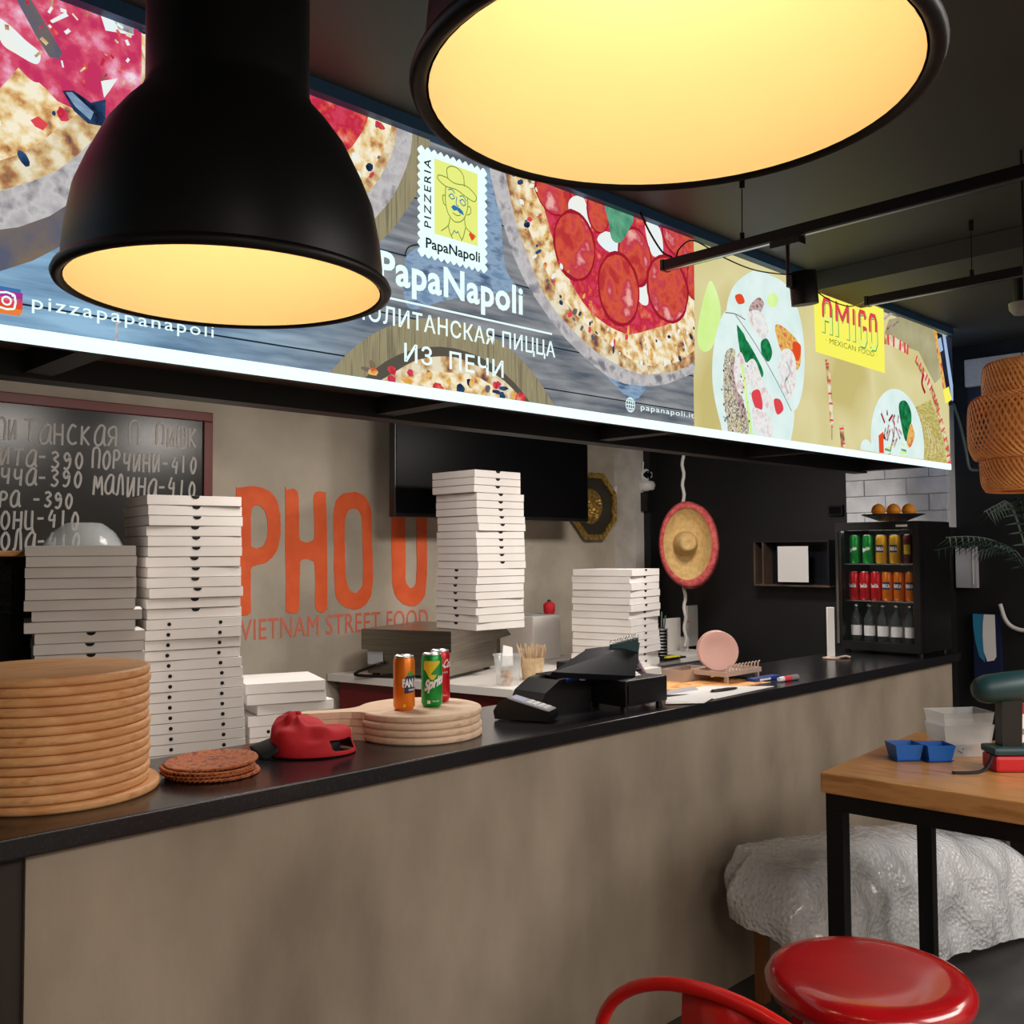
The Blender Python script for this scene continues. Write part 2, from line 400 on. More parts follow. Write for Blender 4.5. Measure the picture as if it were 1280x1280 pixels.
MB().box(-1.2, 5.38, 2.60, 2.64, 2.20, ZC).build('rear_board', 'black_paint', cp, True)

# ------------------------------------------------------------ LIGHT BOX SIGN
SY = 2.10; SZ0, SZ1 = 2.122, 2.824; SXa, SXm, SXe = -1.1, 3.016, 5.40
sign = thing('menu_lightbox', 'long backlit menu sign with pizza and taco pictures above the bar', 'sign', (2.2, SY, 2.1))
MB().box(SXa-.02, SXe+.01, SY+.004, SY+.035, 2.10, 2.858).build('housing', 'black_metal', sign, True)
MB().box(SXa, SXe, SY-.006, SY+.004, 2.091, SZ0-.001).build('light_strip', 'e_strip', sign, True)
MB().box(SXe+.0105, SXe+.016, SY+.006, SY+.033, 2.12, 2.85).build('added_end_light', 'e_end_added', sign, True)  # unseen strip, added to throw bluish light on the masonry beam and pier
mat('edge_glow_blue', (48, 92, 138), .5)  # blue glow along the sign top, painted as a matte colour
MB().box(SXa, SXe, SY-.035, SY+.004, SZ1+.001, 2.8595).build('top_glow', 'edge_glow_blue', sign, True)
panelA = MB().box(SXa, SXm-.002, SY-.001, SY+.003, SZ0, SZ1).build('pizza_panel', 'e_planks', sign, True)
panelB = MB().box(SXm+.002, SXe, SY-.001, SY+.003, SZ0, SZ1).build('taco_panel', 'e_amigo_bg', sign, True)
def S(x, y): p = onp(x, y, 1, SY); return (p.x, p.z)
def clip(poly, x0, x1, z0, z1):
    for ax, v, sg in ((0, x0, 1), (0, x1, -1), (1, z0, 1), (1, z1, -1)):
        out = []
        for i in range(len(poly)):
            a, b = poly[i], poly[(i+1) % len(poly)]; da, db = (a[ax]-v)*sg, (b[ax]-v)*sg
            if da >= 0: out.append(a)
            if (da >= 0) != (db >= 0):
                t = da/(da-db); out.append((a[0]+(b[0]-a[0])*t, a[1]+(b[1]-a[1])*t))
        poly = out
        if len(poly) < 3: return []
    return poly
class Art:
    def __init__(s, x0, x1): s.mb = MB(); s.mats = []; s.d = .0020; s.x0, s.x1 = x0, x1
    def mi(s, m):
        if m not in s.mats: s.mats.append(m)
        return s.mats.index(m)
    def poly(s, pts, m, px=False, smooth=False, wob=0, z0=None, z1=None, x1=None):
        if px: pts = [S(*p) for p in pts]
        if smooth: pts = [(v.x, v.y) for v in smooth_loop([(p[0], p[1], 0) for p in pts])]
        if wob: pts = [(p[0]+random.uniform(-wob, wob), p[1]+random.uniform(-wob, wob)) for p in pts]
        pts = clip(pts, s.x0, x1 or s.x1, z0 or SZ0, z1 or SZ1)
        if len(pts) < 3: return
        s.d += .00012
        s.mb.add([(p[0], SY-s.d, p[1]) for p in pts], [list(range(len(pts)))], s.mi(m))
    def disc(s, cx, cz, r, m, rz=None, wob=0, n=56, rot=0):
        rz = rz or r; ph = [random.uniform(0, 6.28) for _ in range(4)]; P = []
        for k in range(n):
            a = 2*pi*k/n; w = 1+wob*(sin(2*a+ph[0])*.5+sin(5*a+ph[1])*.3+sin(9*a+ph[2])*.25+sin(17*a+ph[3])*.15)
            u, v = r*cos(a)*w, rz*sin(a)*w; P.append((cx+u*cos(rot)-v*sin(rot), cz+u*sin(rot)+v*cos(rot)))
        s.poly(P, m)
    def line(s, pts, w, m, px=False, smooth=True):
        if px: pts = [S(*p) for p in pts]
        P = smooth_line([(p[0], p[1], 0) for p in pts], 5) if smooth and len(pts) > 2 else [Vector((p[0], p[1], 0)) for p in pts]
        L, R = [], []
        for i in range(len(P)):
            t = P[min(i+1, len(P)-1)]-P[max(i-1, 0)]; t.normalize(); n_ = Vector((-t.y, t.x, 0))*w/2
            L.append(P[i]+n_); R.append(P[i]-n_)
        s.d += .00012
        for i in range(len(P)-1):
            q = clip([(L[i].x, L[i].y), (R[i].x, R[i].y), (R[i+1].x, R[i+1].y), (L[i+1].x, L[i+1].y)], s.x0, s.x1, SZ0, SZ1)
            if len(q) > 2: s.mb.add([(a, SY-s.d, b) for a, b in q], [list(range(len(q)))], s.mi(m))
    def text(s, t, x, z, h, m, width=None, bold=0, up=False, sp=1.0, italic=0):
        s.d += .00015
        if up: put_text(s.mb, t, (x, SY-s.d, z), Z1, -X1, s.mi(m), bold, sp, width, h)
        else: put_text(s.mb, t, (x, SY-s.d, z), X1, Z1, s.mi(m), bold, sp, width, h, italic)
    def done(s, name, parent): return s.mb.build(name, s.mats, parent, True)
def pizza(a, cx, cz, R, sauce='e_sauce', spots=60, seed=1):
    rr = random.Random(seed)
    a.disc(cx, cz, R, 'e_parch', wob=.02); a.disc(cx, cz, R*.94, 'e_cream', wob=.02); a.disc(cx+.01, cz+.01, R*.87, 'e_crust', wob=.03)
    a.disc(cx+.02, cz+.03, R*.69, sauce, wob=.05)
    for k in range(spots):
        t = rr.uniform(0, 6.28); q = R*rr.uniform(.7, .9)
        a.disc(cx+q*cos(t), cz+q*sin(t), rr.uniform(.004, .016), rr.choice(['e_inkblack', 'e_olive', 'e_sauce', 'e_cheese']), rz=rr.uniform(.004, .012), wob=.3, n=10, rot=t)
# plank joints
pa = Art(SXa, SXm-.002)
for z in (2.165, 2.30, 2.47, 2.64): pa.line([(SXa, z), (SXm, z+.01)], .004, 'e_ink', smooth=False)
pa.line([(.86, 2.12), (.88, 2.36)], .006, 'e_parch', smooth=False)
# left pizza
a1 = Art(SXa, SXm-.002); a1.d = .0035
a1.disc(.33, 2.83, .66, 'e_olive', wob=.03)
a1.disc(.33, 2.85, .625, 'e_parch', wob=.03)
pizza(a1, .33, 2.87, .60, 'e_sauce_pink', 70, 3)
a1.poly([(-10, -10), (175, -10), (175, 150), (135, 160), (95, 140), (70, 128), (55, 112), (25, 85), (-10, 62)], 'e_sauce_pink', True)
a1.poly([(0, 60), (20, 35), (62, 60), (70, 88), (45, 105), (20, 85)], 'e_sauce_pink', True, True)
a1.poly([(-5, 25), (12, 35), (30, 52), (48, 68), (44, 82), (20, 70), (0, 55)], 'e_cheese', True, True)
a1.poly([(18, 0), (36, 0), (60, 40), (76, 68), (72, 76), (60, 73), (44, 48)], 'e_olive', True)
a1.poly([(60, 28), (80, 17), (84, 22), (64, 31)], 'e_cheese', True)
a1.poly([(118, 2), (165, 20), (165, 46), (130, 40)], 'e_cheese', True)
a1.poly([(138, 23), (165, 35), (165, 45), (146, 38)], 'e_parch', True)
a1.poly([(76, 115), (90, 115), (112, 130), (130, 126), (130, 160), (108, 156), (90, 140)], 'e_inkblack', True)
a1.poly([(80, 117), (88, 117), (115, 142), (111, 152), (92, 135)], 'e_cloth', True)
a1.poly([(124, 103), (145, 100), (135, 115), (128, 124)], 'e_cheese', True)
a1.poly([(36, 152), (46, 147), (58, 157), (52, 165), (42, 160)], 'e_red', True)
rr = random.Random(5)
for k in range(46):
    x, y = rr.uniform(0, 165), rr.uniform(0, 110)
    if y > 60+x*.5: continue
    a1.line([(x, y), (x+rr.uniform(-8, 8), y+rr.uniform(2, 9))], rr.uniform(.003, .009), rr.choice(['e_cheese', 'e_cream', 'e_sauce']), True, False)
# second pizza
a2 = Art(SXa, SXm-.002); a2.d = .007
a2.disc(1.27, 2.86, .47, 'e_round', wob=.02)
a2.disc(1.25, 2.86, .43, 'e_parch', wob=.02)
pizza(a2, 1.24, 2.87, .405, 'e_sauce', 90, 8)
# grey towel behind the stamp
a3 = Art(SXa, SXm-.002); a3.d = .0028
a3.poly([(600, 215), (622, 225), (630, 330), (655, 370), (640, 365), (560, 375), (510, 385), (505, 330), (520, 310), (570, 290), (590, 250)], 'e_cloth', True, True)
a3.line([(585, 222), (587, 250), (578, 262)], .006, 'e_ink', True)
a3.line([(505, 320), (512, 308), (540, 305)], .004, 'e_ink', True)
# bottom pizza on a round board
a3.disc(1.83, 1.79, .535, 'e_round'); a3.disc(1.83, 1.79, .455, 'e_round_dark'); a3.disc(1.84, 1.78, .44, 'e_cream', wob=.02); a3.disc(1.84, 1.78, .395, 'e_crust', wob=.03)
for k in range(24):
    x = random.uniform(1.5, 2.15); z = random.uniform(2.125, 2.165)
    a3.disc(x, z, random.uniform(.008, .022), random.choice(['e_inkblack', 'e_spice', 'e_sauce', 'e_olive']), rz=random.uniform(.006, .016), wob=.3, n=12)
# pepperoni pizza
a4 = Art(SXa, SXm-.002); a4.d = .0075
a4.poly([(690, 400), (760, 450), (810, 480), (790, 506), (745, 460)], 'e_cloth', True)
a4.disc(2.68, 2.95, .715, 'e_parch', wob=.02); a4.disc(2.685, 2.955, .672, 'e_cream', wob=.02)
a4.disc(2.69, 2.965, .64, 'e_crust', wob=.03)
a4.poly([(668, 225), (678, 262), (692, 310), (702, 335), (722, 372), (740, 394), (762, 410), (785, 418), (812, 412), (838, 402), (858, 372), (866, 352), (874, 330), (874, 200), (700, 180)], 'e_sauce', True, True)
for x, y, rx_, rz_ in ((690, 243, 22, 26), (716, 308, 25, 42), (746, 262, 14, 30), (791, 322, 20, 36), (771, 362, 25, 44), (832, 362, 25, 40), (850, 300, 24, 26), (866, 350, 10, 26)):
    c0, c1 = S(x, y), S(x+rx_, y); r1 = abs(c1[0]-c0[0]); r2 = abs(S(x, y-rz_)[1]-c0[1])
    if (x, y) == (716, 308):
        a4.poly([(708, 255), (716, 246), (728, 250), (736, 280), (732, 288), (722, 285), (712, 275)], 'e_cheese', True, True)
        a4.poly([(744, 300), (755, 290), (772, 300), (770, 316), (756, 314)], 'e_cheese', True, True)
        a4.poly([(804, 280), (822, 286), (826, 318), (812, 318)], 'e_cheese', True, True)
        a4.poly([(792, 352), (804, 350), (808, 378), (802, 382), (795, 374)], 'e_cheese', True, True)
        a4.poly([(744, 358), (748, 356), (756, 376), (748, 374)], 'e_cheese', True, True)
    a4.disc(c0[0], c0[1], r1*1.05, 'e_pep_rim', rz=r2*1.04, wob=.04, n=30, rot=-.12); a4.disc(c0[0], c0[1], r1*.95, 'e_pepperoni', rz=r2*.95, wob=.03, n=30, rot=-.12)
a4.poly([(755, 254), (788, 270), (782, 290), (772, 304), (762, 300), (758, 280)], 'e_basil', True, True)
rr = random.Random(11)
for k in range(150):
    t = rr.uniform(pi*.95, 2*pi); q = rr.uniform(.54, .66)
    a4.disc(2.685+q*cos(t), 2.955+q*sin(t), rr.uniform(.004, .017), rr.choice(['e_olive', 'e_inkblack', 'e_cheese', 'e_red', 'e_spice', 'e_cream']), rz=rr.uniform(.004, .01), wob=.3, n=9, rot=t)
# stamp emblem
st = Art(SXa, SXm-.002); st.d = .017
x0, x1, z0, z1 = 1.690, 1.948, 2.484, 2.792
P = []; nx, nz = 11, 13
def edge(ax, ay, bx, by, n, nxv, nyv):
    for k in range(n):
        for q in range(4):
            t = (k+q/4)/n; d_ = (-.007 if q in (0,) else .004 if q == 2 else 0)
            P.append((ax+(bx-ax)*t+nxv*d_, ay+(by-ay)*t+nyv*d_))
edge(x0, z0, x1, z0, nx, 0, -1); edge(x1, z0, x1, z1, nz, 1, 0); edge(x1, z1, x0, z1, nx, 0, 1); edge(x0, z1, x0, z0, nz, -1, 0)
st.poly(P, 'e_white')
st.poly([(1.748, 2.556), (1.913, 2.556), (1.913, 2.771), (1.748, 2.771)], 'e_stamp_y')
st.text('PIZZERIA', 1.735, 2.568, .026, 'e_ink', width=.195, bold=.01, up=True, sp=1.3)
st.text('PapaNapoli', 1.716, 2.510, .030, 'e_ink', width=.205, bold=.02)
def B(pts, w=.0028, m='e_line_g'): st.line([(1.748+.165*u, 2.556+.215*v) for u, v in pts], w, m)
B([(.30, .80), (.28, .92), (.40, .98), (.55, .97), (.66, .90), (.68, .76)]); B([(.28, .80), (.10, .80), (.08, .74), (.25, .68), (.5, .68), (.75, .62), (.92, .60), (.96, .68), (.80, .76), (.68, .78)])
B([(.28, .80), (.45, .76), (.68, .78)]); B([(.25, .68), (.24, .5), (.27, .38), (.33, .30), (.45, .24), (.6, .27), (.7, .36), (.76, .5), (.75, .62)])
B([(.24, .55), (.18, .54), (.20, .44), (.26, .42)]); B([(.76, .5), (.82, .5), (.82, .42), (.74, .38)])
B([(.34, .27), (.30, .16), (.14, .06)]); B([(.68, .33), (.72, .2), (.95, .12)]); B([(.30, .16), (.36, .04), (.44, .12)]); B([(.70, .2), (.62, .03), (.52, .12)]); B([(.36, .04), (.40, -0.0)]); B([(.62, .04), (.60, 0)])
B([(.44, .12), (.48, .09), (.52, .12)], .003, 'e_line'); B([(.40, .35), (.50, .33), (.58, .35)])
B([(.30, .64), (.38, .66), (.45, .62)], .003, 'e_line'); B([(.56, .60), (.64, .62), (.72, .56)], .003, 'e_line')
B([(.31, .56), (.38, .60), (.44, .56), (.38, .53), (.31, .56)], .003, 'e_line'); B([(.56, .54), (.63, .57), (.70, .52), (.63, .49), (.56, .54)], .003, 'e_line')
B([(.49, .58), (.48, .48), (.54, .46)], .0028, 'e_line')
st.poly([(1.748+.165*u, 2.556+.215*v) for u, v in ((.36, .42), (.42, .46), (.49, .45), (.56, .44), (.63, .41), (.66, .36), (.56, .37), (.5, .40), (.42, .38))], 'e_line')
st.poly([(1.748+.165*u, 2.556+.215*v) for u, v in ((.84, .04), (.92, .10), (.88, .15), (.85, .13), (.82, .17), (.77, .12))], 'e_heart')
st.done('stamp_print', panelA)
# lettering
tx = Art(SXa, SXm-.002); tx.d = .019
tx.text('PapaNapoli', 1.552, 2.386, .085, 'e_white', width=.545, bold=.028, sp=1.06)
tx.done('lettering', panelA); tx = Art(SXa, SXm-.002); tx.d = .019
tx.line([(1.40, 2.344), (2.226, 2.344)], .006, 'e_white', smooth=False)
tx.done('rule_line', panelA); tx = Art(SXa, SXm-.002); tx.d = .019
tx.text('НЕАПОЛИТАНСКАЯ ПИЦЦА', 1.335, 2.272, .048, 'e_white', width=.905, bold=.012, sp=1.1)
tx.done('lettering', panelA); tx = Art(SXa, SXm-.002); tx.d = .019
tx.text('ИЗ  ПЕЧИ', 1.638, 2.180, .050, 'e_white', width=.375, bold=.012, sp=1.1)
tx.done('lettering', panelA); tx = Art(SXa, SXm-.002); tx.d = .019
tx.text('pizzapapanapoli', .682, 2.160, .030, 'e_white', width=.398, bold=.004, sp=1.2)
tx.done('lettering', panelA); tx = Art(SXa, SXm-.002); tx.d = .019
tx.text('papanapoli.it', 2.672, 2.149, .020, 'e_white', width=.315, bold=.004, sp=1.15)
tx.done('lettering', panelA); tx = Art(SXa, SXm-.002); tx.d = .019
g0 = (2.615, 2.160)
for rx_ in (.024, .012): tx.line([(g0[0]+rx_*cos(t*pi/10), g0[1]+.024*sin(t*pi/10)) for t in range(21)], .003, 'e_white')
tx.line([(g0[0]-.024, g0[1]), (g0[0]+.024, g0[1])], .003, 'e_white'); tx.line([(g0[0], g0[1]-.024), (g0[0], g0[1]+.024)], .003, 'e_white')
for dz in (-.012, .012): tx.line([(g0[0]-.02, g0[1]+dz), (g0[0]+.02, g0[1]+dz)], .0025, 'e_white')
tx.done('globe_emblem', panelA); tx = Art(SXa, SXm-.002); tx.d = .019
# photo app emblem: gradient rounded square with camera outline
for k in range(8):
    za, zb = 2.140+.0068*k, 2.140+.0068*(k+1); ins = .004 if k in (0, 7) else 0
    tx.poly([(.604+ins, za), (.664-ins, za), (.664-ins, zb), (.604+ins, zb)], ['e_orange', 'e_orange', 'e_heart', 'e_red', 'e_sauce_pink', 'e_purple', 'e_purple', 'e_line'][k])
tx.line([(.634+.017*cos(t*pi/8)*(1.15 if t % 4 == 2 else 1), 2.167+.017*sin(t*pi/8)*(1.15 if t % 4 == 2 else 1)) for t in range(17)], .004, 'e_white')
tx.line([(.634+.008*cos(t*pi/8), 2.167+.008*sin(t*pi/8)) for t in range(17)], .0035, 'e_white'); tx.disc(.645, 2.179, .0022, 'e_white', n=8)
pa.done('plank_print', panelA); a1.done('pizza_print', panelA); a2.done('pizza_print', panelA); a3.done('pizza_print', panelA); a4.done('pizza_print', panelA); tx.done('camera_emblem', panelA)
# taco panel
b1 = Art(SXm+.002, SXe); b1.d = .0025
b1.poly([(886, 352), (894, 362), (900, 385), (898, 410), (888, 436), (876, 438), (871, 420), (876, 385)], 'e_lime', True, True)
b1.poly([(940, 339), (962, 344), (985, 360), (1000, 400), (1005, 445), (1002, 490), (990, 515), (960, 510), (930, 400), (908, 395), (915, 360)], 'e_tortilla', True, True)
b1.poly([(905, 390), (925, 394), (950, 430), (985, 500), (992, 520), (985, 560), (970, 580), (915, 575), (900, 530), (890, 480), (892, 430)], 'e_tortilla', True, True)
for poly, m in (([(918, 370), (926, 368), (930, 378), (922, 380)], 'e_heart'), ([(938, 380), (948, 372), (954, 380), (948, 392), (936, 390)], 'e_meat'), ([(958, 372), (966, 366), (972, 374), (968, 384), (960, 382)], 'e_lime'),
                ([(968, 408), (980, 410), (998, 430), (1000, 452), (994, 462), (976, 440)], 'e_spice'), ([(990, 428), (1000, 432), (998, 450), (992, 448)], 'e_heart'),
                ([(934, 392), (946, 388), (956, 400), (960, 420), (952, 425), (940, 410)], 'e_onion'), ([(905, 445), (918, 438), (916, 470), (925, 500), (934, 530), (934, 552), (920, 548), (905, 510)], 'e_grain'),
                ([(906, 500), (915, 480), (935, 545), (938, 570), (914, 560)], 'e_grain'), ([(912, 455), (918, 452), (925, 490), (935, 530), (928, 522), (916, 490)], 'e_meat'),
                ([(920, 408), (926, 410), (936, 440), (936, 452), (926, 448)], 'e_leafgreen'), ([(924, 420), (934, 428), (952, 462), (950, 472), (938, 460)], 'e_leafgreen'),
                ([(950, 428), (958, 424), (964, 440), (960, 452), (952, 446)], 'e_leafgreen'), ([(916, 460), (924, 440), (932, 460), (932, 488), (922, 492)], 'e_onion'), ([(932, 456), (942, 450), (954, 480), (968, 505), (966, 516), (946, 500), (934, 475)], 'e_onion'),
                ([(938, 492), (948, 488), (952, 510), (944, 512)], 'e_red'), ([(966, 500), (974, 500), (978, 512), (970, 518)], 'e_red'), ([(940, 510), (960, 520), (966, 540), (955, 548), (942, 535)], 'e_onion'),
                ([(972, 445), (984, 436), (993, 450), (993, 480), (984, 500), (974, 480)], 'e_onion')):
    b1.poly(poly, m, True, True)
b1.line([(982, 452), (986, 466), (980, 478), (984, 492)], .01, 'e_parch', True)
b1.line([(915, 395), (940, 430), (965, 470), (985, 510)], .022, 'e_tortilla', True); b1.line([(918, 394), (944, 432), (968, 474), (988, 514)], .004, 'e_olive', True)
b1.line([(951, 362), (962, 410), (975, 450)], .016, 'e_tortilla', True); b1.line([(926, 455), (932, 500), (940, 560)], .02, 'e_lime', True); b1.line([(905, 391), (918, 393), (930, 400)], .004, 'e_olive', True)
rr = random.Random(4)
for k in range(70):
    x, y = rr.uniform(900, 935), rr.uniform(455, 565)
    b1.disc(*S(x, y), rr.uniform(.002, .006), rr.choice(['e_ink', 'e_meat', 'e_leafgreen', 'e_olive']), n=6)
# basket
b1.poly([(1102, 418), (1108, 400), (1125, 396), (1165, 412), (1176, 470), (1165, 480), (1145, 440), (1125, 432)], 'e_greybg', True)
b1.poly([(1140, 510), (1160, 500), (1172, 530), (1182, 585), (1150, 585), (1144, 540)], 'e_basket', True)
for k in range(6): b1.line([(1148+k*4, 518+k*6), (1154+k*4, 545+k*4), (1150+k*5, 572)], .006, 'e_cream', True)
def cane(pts, n, w):
    b1.line(pts, w, 'e_cream', True); P = smooth_line([(p[0], p[1], 0) for p in pts], 8)
    for k in range(n):
        i = int((k+.5)/n*(len(P)-1)); q = P[i]; t = (P[min(i+1, len(P)-1)]-P[i-1]).normalized()
        b1.line([(q.x-t.x*1.2, q.y-t.y*1.2), (q.x+t.x*1.2, q.y+t.y*1.2)], w*1.05, 'e_red', True, False)
cane([(1099, 424), (1110, 426), (1125, 434), (1132, 438)], 6, .05); cane([(1141, 448), (1150, 465), (1158, 480), (1165, 500)], 7, .045); cane([(1165, 500), (1173, 530), (1180, 560), (1183, 582)], 8, .05)
cane([(1029, 450), (1032, 480), (1034, 505), (1035, 535)], 5, .032); cane([(1047, 532), (1049, 555), (1050, 570)], 3, .04)
b1.line([(1035, 535), (1035, 550)], .012, 'e_greybg', True); b1.line([(1150, 468), (1148, 480), (1152, 492)], .02, 'e_pep_rim', True)
b1.line([(1100, 400), (1112, 392), (1118, 402), (1104, 412)], .012, 'e_meat', True)
# second plate
b1.disc(4.72, 2.19, .30, 'e_tortilla', rz=.262)
for k in range(26):
    x, y = rr.uniform(1094, 1122), rr.uniform(505, 550)
    b1.line([(x, y), (x+rr.uniform(-6, 6), y+rr.uniform(5, 16))], .014, rr.choice(['e_meat', 'e_pep_rim', 'e_cheese', 'e_meat']), True, False)
b1.poly([(1118, 508), (1124, 501), (1130, 506), (1134, 520), (1132, 540), (1127, 552), (1122, 535)], 'e_leafgreen', True, True)
b1.poly([(1133, 530), (1138, 545), (1132, 560), (1128, 552)], 'e_spice', True, True)
for k in range(18): x, y = rr.uniform(1100, 1130), rr.uniform(556, 572); b1.line([(x, y), (x+rr.uniform(-8, 8), y+rr.uniform(-5, 5))], .010, rr.choice(['e_lime', 'e_basil', 'e_tortilla']), True, False)
b1.poly([(1092, 545), (1098, 540), (1099, 572), (1093, 570)], 'e_heart', True)
b1.disc(4.36, 2.13, .06, 'e_tortilla', rz=.045)
b1.poly([(1162, 415), (1185, 424), (1187, 505), (1180, 508), (1172, 470)], 'e_dark', True)
b1.poly([(1161, 414), (1165, 415), (1180, 506), (1176, 506)], 'e_spice', True); b1.poly([(1172, 418), (1176, 420), (1188, 500), (1184, 502)], 'e_ad', True)
b1.line([(1168, 424), (1171, 440)], .05, 'e_ad', True, False)
b1.poly([(1173, 488), (1180, 484), (1184, 500), (1176, 506)], 'e_yellow', True)
b1.poly([(3.885, SZ1), (4.570, SZ1), (4.570, 2.512), (3.895, 2.522)], 'e_yellow')
zz = [(3.955, 'A'), (4.075, 'M'), (4.237, 'I'), (4.290, 'G'), (4.395, 'O')]
GL = {'A': ([[(0, 0), (0, .8), (.15, 1), (.6, 1), (.75, .8), (.75, 0)], [(0, .46), (.75, .46)]], .085), 'M': ([[(0, 0), (0, 1), (.5, .55), (1, 1), (1, 0)]], .12), 'I': ([[(0, 0), (0, 1)]], .03),
      'G': ([[(.75, .85), (.6, 1), (.15, 1), (0, .85), (0, .15), (.15, 0), (.6, 0), (.75, .15), (.75, .5), (.4, .5)]], .09), 'O': ([[(.15, 0), (0, .15), (0, .85), (.15, 1), (.6, 1), (.75, .85), (.75, .15), (.6, 0), (.15, 0)]], .09)}
for gx, ch in zz:
    ls, wd = GL[ch]; sc_ = {'A': .068, 'M': .105, 'I': .1, 'G': .062, 'O': .062}[ch]/(1 if ch == 'M' else .75)
    for l in ls: b1.line([(gx+.016+u*sc_, 2.615+v*.150) for u, v in l], .034, 'e_green', smooth=False)
    for l in ls: b1.line([(gx+.012+u*sc_, 2.619+v*.150) for u, v in l], .028, 'e_yellow', smooth=False)
    for l in ls: b1.line([(gx+.012+u*sc_, 2.619+v*.150) for u, v in l], .007, 'e_lime', smooth=False)
    for l in ls:
        seg = []
        for (u0, v0), (u1, v1) in zip(l, l[1:]):
            if v0 < .5 and v1 < .5: continue
            if v0 < .5: u0, v0 = u0+(u1-u0)*(.5-v0)/(v1-v0), .5
            if v1 < .5: u1, v1 = u0+(u1-u0)*(.5-v0)/(v1-v0), .5
            b1.line([(gx+.012+u0*sc_, 2.619+v0*.150), (gx+.012+u1*sc_, 2.619+v1*.150)], .021, 'e_red', smooth=False)
            if 'I' != ch: b1.disc(gx+.012+u0*sc_, 2.619+v0*.150, .0105, 'e_red', n=10)
b1.text('· MEXICAN FOOD ·', 3.975, 2.573, .026, 'e_line_g', width=.50, bold=0, sp=1.05)
b1.done('taco_print', panelB)

# ------------------------------------------------------------ PENDANT LAMPS
def pendant(x, y, z, label):
    t = thing('pendant_lamp', label, 'lamp', (x, y, z), 0, 'black bell pendants over the bar stools')
    out = [(.222, .0), (.2255, .035), (.2215, .075), (.212, .125), (.196, .165), (.172, .215), (.148, .248), (.124, .275), (.117, .295), (.117, .50), (.10, .525), (.04, .535), (.015, .54)]
    inn = [(.2215, .0), (.221, .035), (.217, .075), (.208, .123), (.192, .163), (.168, .212), (.144, .245), (.120, .272), (.113, .295), (.113, .42)]
    MB().lathe_open(out, 64).build('shade', 'lamp_black', t)
    m = MB().lathe_open(inn[::-1], 64); m.lathe_open([(.113, .42), (.0, .42)], 64); m.build('shade_lining', 'lamp_white', t)
    MB().tube([(.2305*cos(2*pi*k/72), .2305*sin(2*pi*k/72), .004) for k in range(72)], .0085, 8, closed=True).build('rim', 'lamp_black', t)
    MB().lathe([(.02, .42), (.02, .34), (.012, .33)], 16).build('socket', 'lamp_white', t)
    MB().lathe([(.0, .355), (.012, .35), (.014, .33), (.030, .30), (.033, .28), (.026, .255), (.0, .245)], 20).build('bulb', 'bulb', t)
    MB().tube([(0, 0, .54), (0, 0, ZC-z-.01)], .004, 6).build('cord', 'black_metal', t)
    MB().lathe([(.05, ZC-z-.03), (.05, ZC-z-.001)], 24).build('ceiling_rose', 'black_metal', t)
    l = bpy.data.lights.new('bulb_light', 'POINT'); l.energy = 1.6; l.color = (1, .735, .41); l.shadow_soft_size = .045
    o = bpy.data.objects.new('bulb_light', l); COL.objects.link(o); o.location = (x, y, z+.20)
pendant(.70, 1.306, 2.047, 'smaller-looking black bell pendant lamp hanging whole in front of the pizza sign')
pendant(.728, .531, 2.083, 'nearest black bell pendant lamp, huge glowing opening cut by the top edge')

# ------------------------------------------------------------ TRACKS, SPOT, CABLES
def track(x, ya, yb, label, wires):
    t = thing('light_track', label, 'light track', (x, ya, 2.62))
    MB().box(-.017, .017, yb-ya, 0, -.002, .030).build('rail', 'black_metal', t)
    MB().box(-.007, .007, yb-ya, 0, -.004, -.0015).build('conductor', 'alu', t)
    MB().box(-.02, .02, -.002, .01, -.004, .032).build('end_cap', 'plastic_black', t)
    for y in wires:
        MB().tube([(0, y-ya, .03), (.005, y-ya, ZC-2.62-.002)], .0018, 5).build('wire', 'black_metal', t)
        MB().lathe([(.008, .03), (.008, .055)], 10, (0, y-ya, 0)).build('wire_grip', 'black_metal', t); MB().lathe([(.009, ZC-2.62-.04), (.009, ZC-2.62-.001)], 10, (.005, y-ya, 0)).build('wire_grip', 'black_metal', t)
track(2.69, 1.98, -.5, 'black lighting track nearest the large lamp, ending before the pizza sign', (1.68, .3))
track(3.66, 1.72, -.5, 'black lighting track ending beside the yellow sign card', (1.33, .1))
sp = thing('spotlight', 'small black spotlight head hanging from the track before the taco sign', 'spotlight', (2.69, 1.52, 2.616))
MB().box(-.02, .02, -.05, .05, -.022, 0).build('adapter', 'plastic_black', sp)
MB().tube([(0, 0, -.02), (0, 0, -.13)], .006, 8).build('stem', 'plastic_black', sp)
m = MB().lathe([(.041, -.05), (.041, .05), (.036, .05), (.034, .03)], 28); m.xf(Matrix.Translation((.04, -.03, -.150)) @ Matrix.Rotation(radians(-8), 4, 'Y')); m.build('head', 'lamp_black', sp)
MB().box(-.012, .012, -.02, 0, -.15, -.115).build('bracket', 'plastic_black', sp)
cb = MB().tube(smooth_line([(2.66, 2.07, 2.845), onp(812, 290, 1, 2.04), onp(828, 315, 1, 2.03), onp(840, 322, 1, 2.02), (2.69, 1.99, 2.64)]), .0032, 6).build('cable', 'plastic_black')
tag(cb, 'thin black cable drooping from the ceiling to the long track end', 'cable')
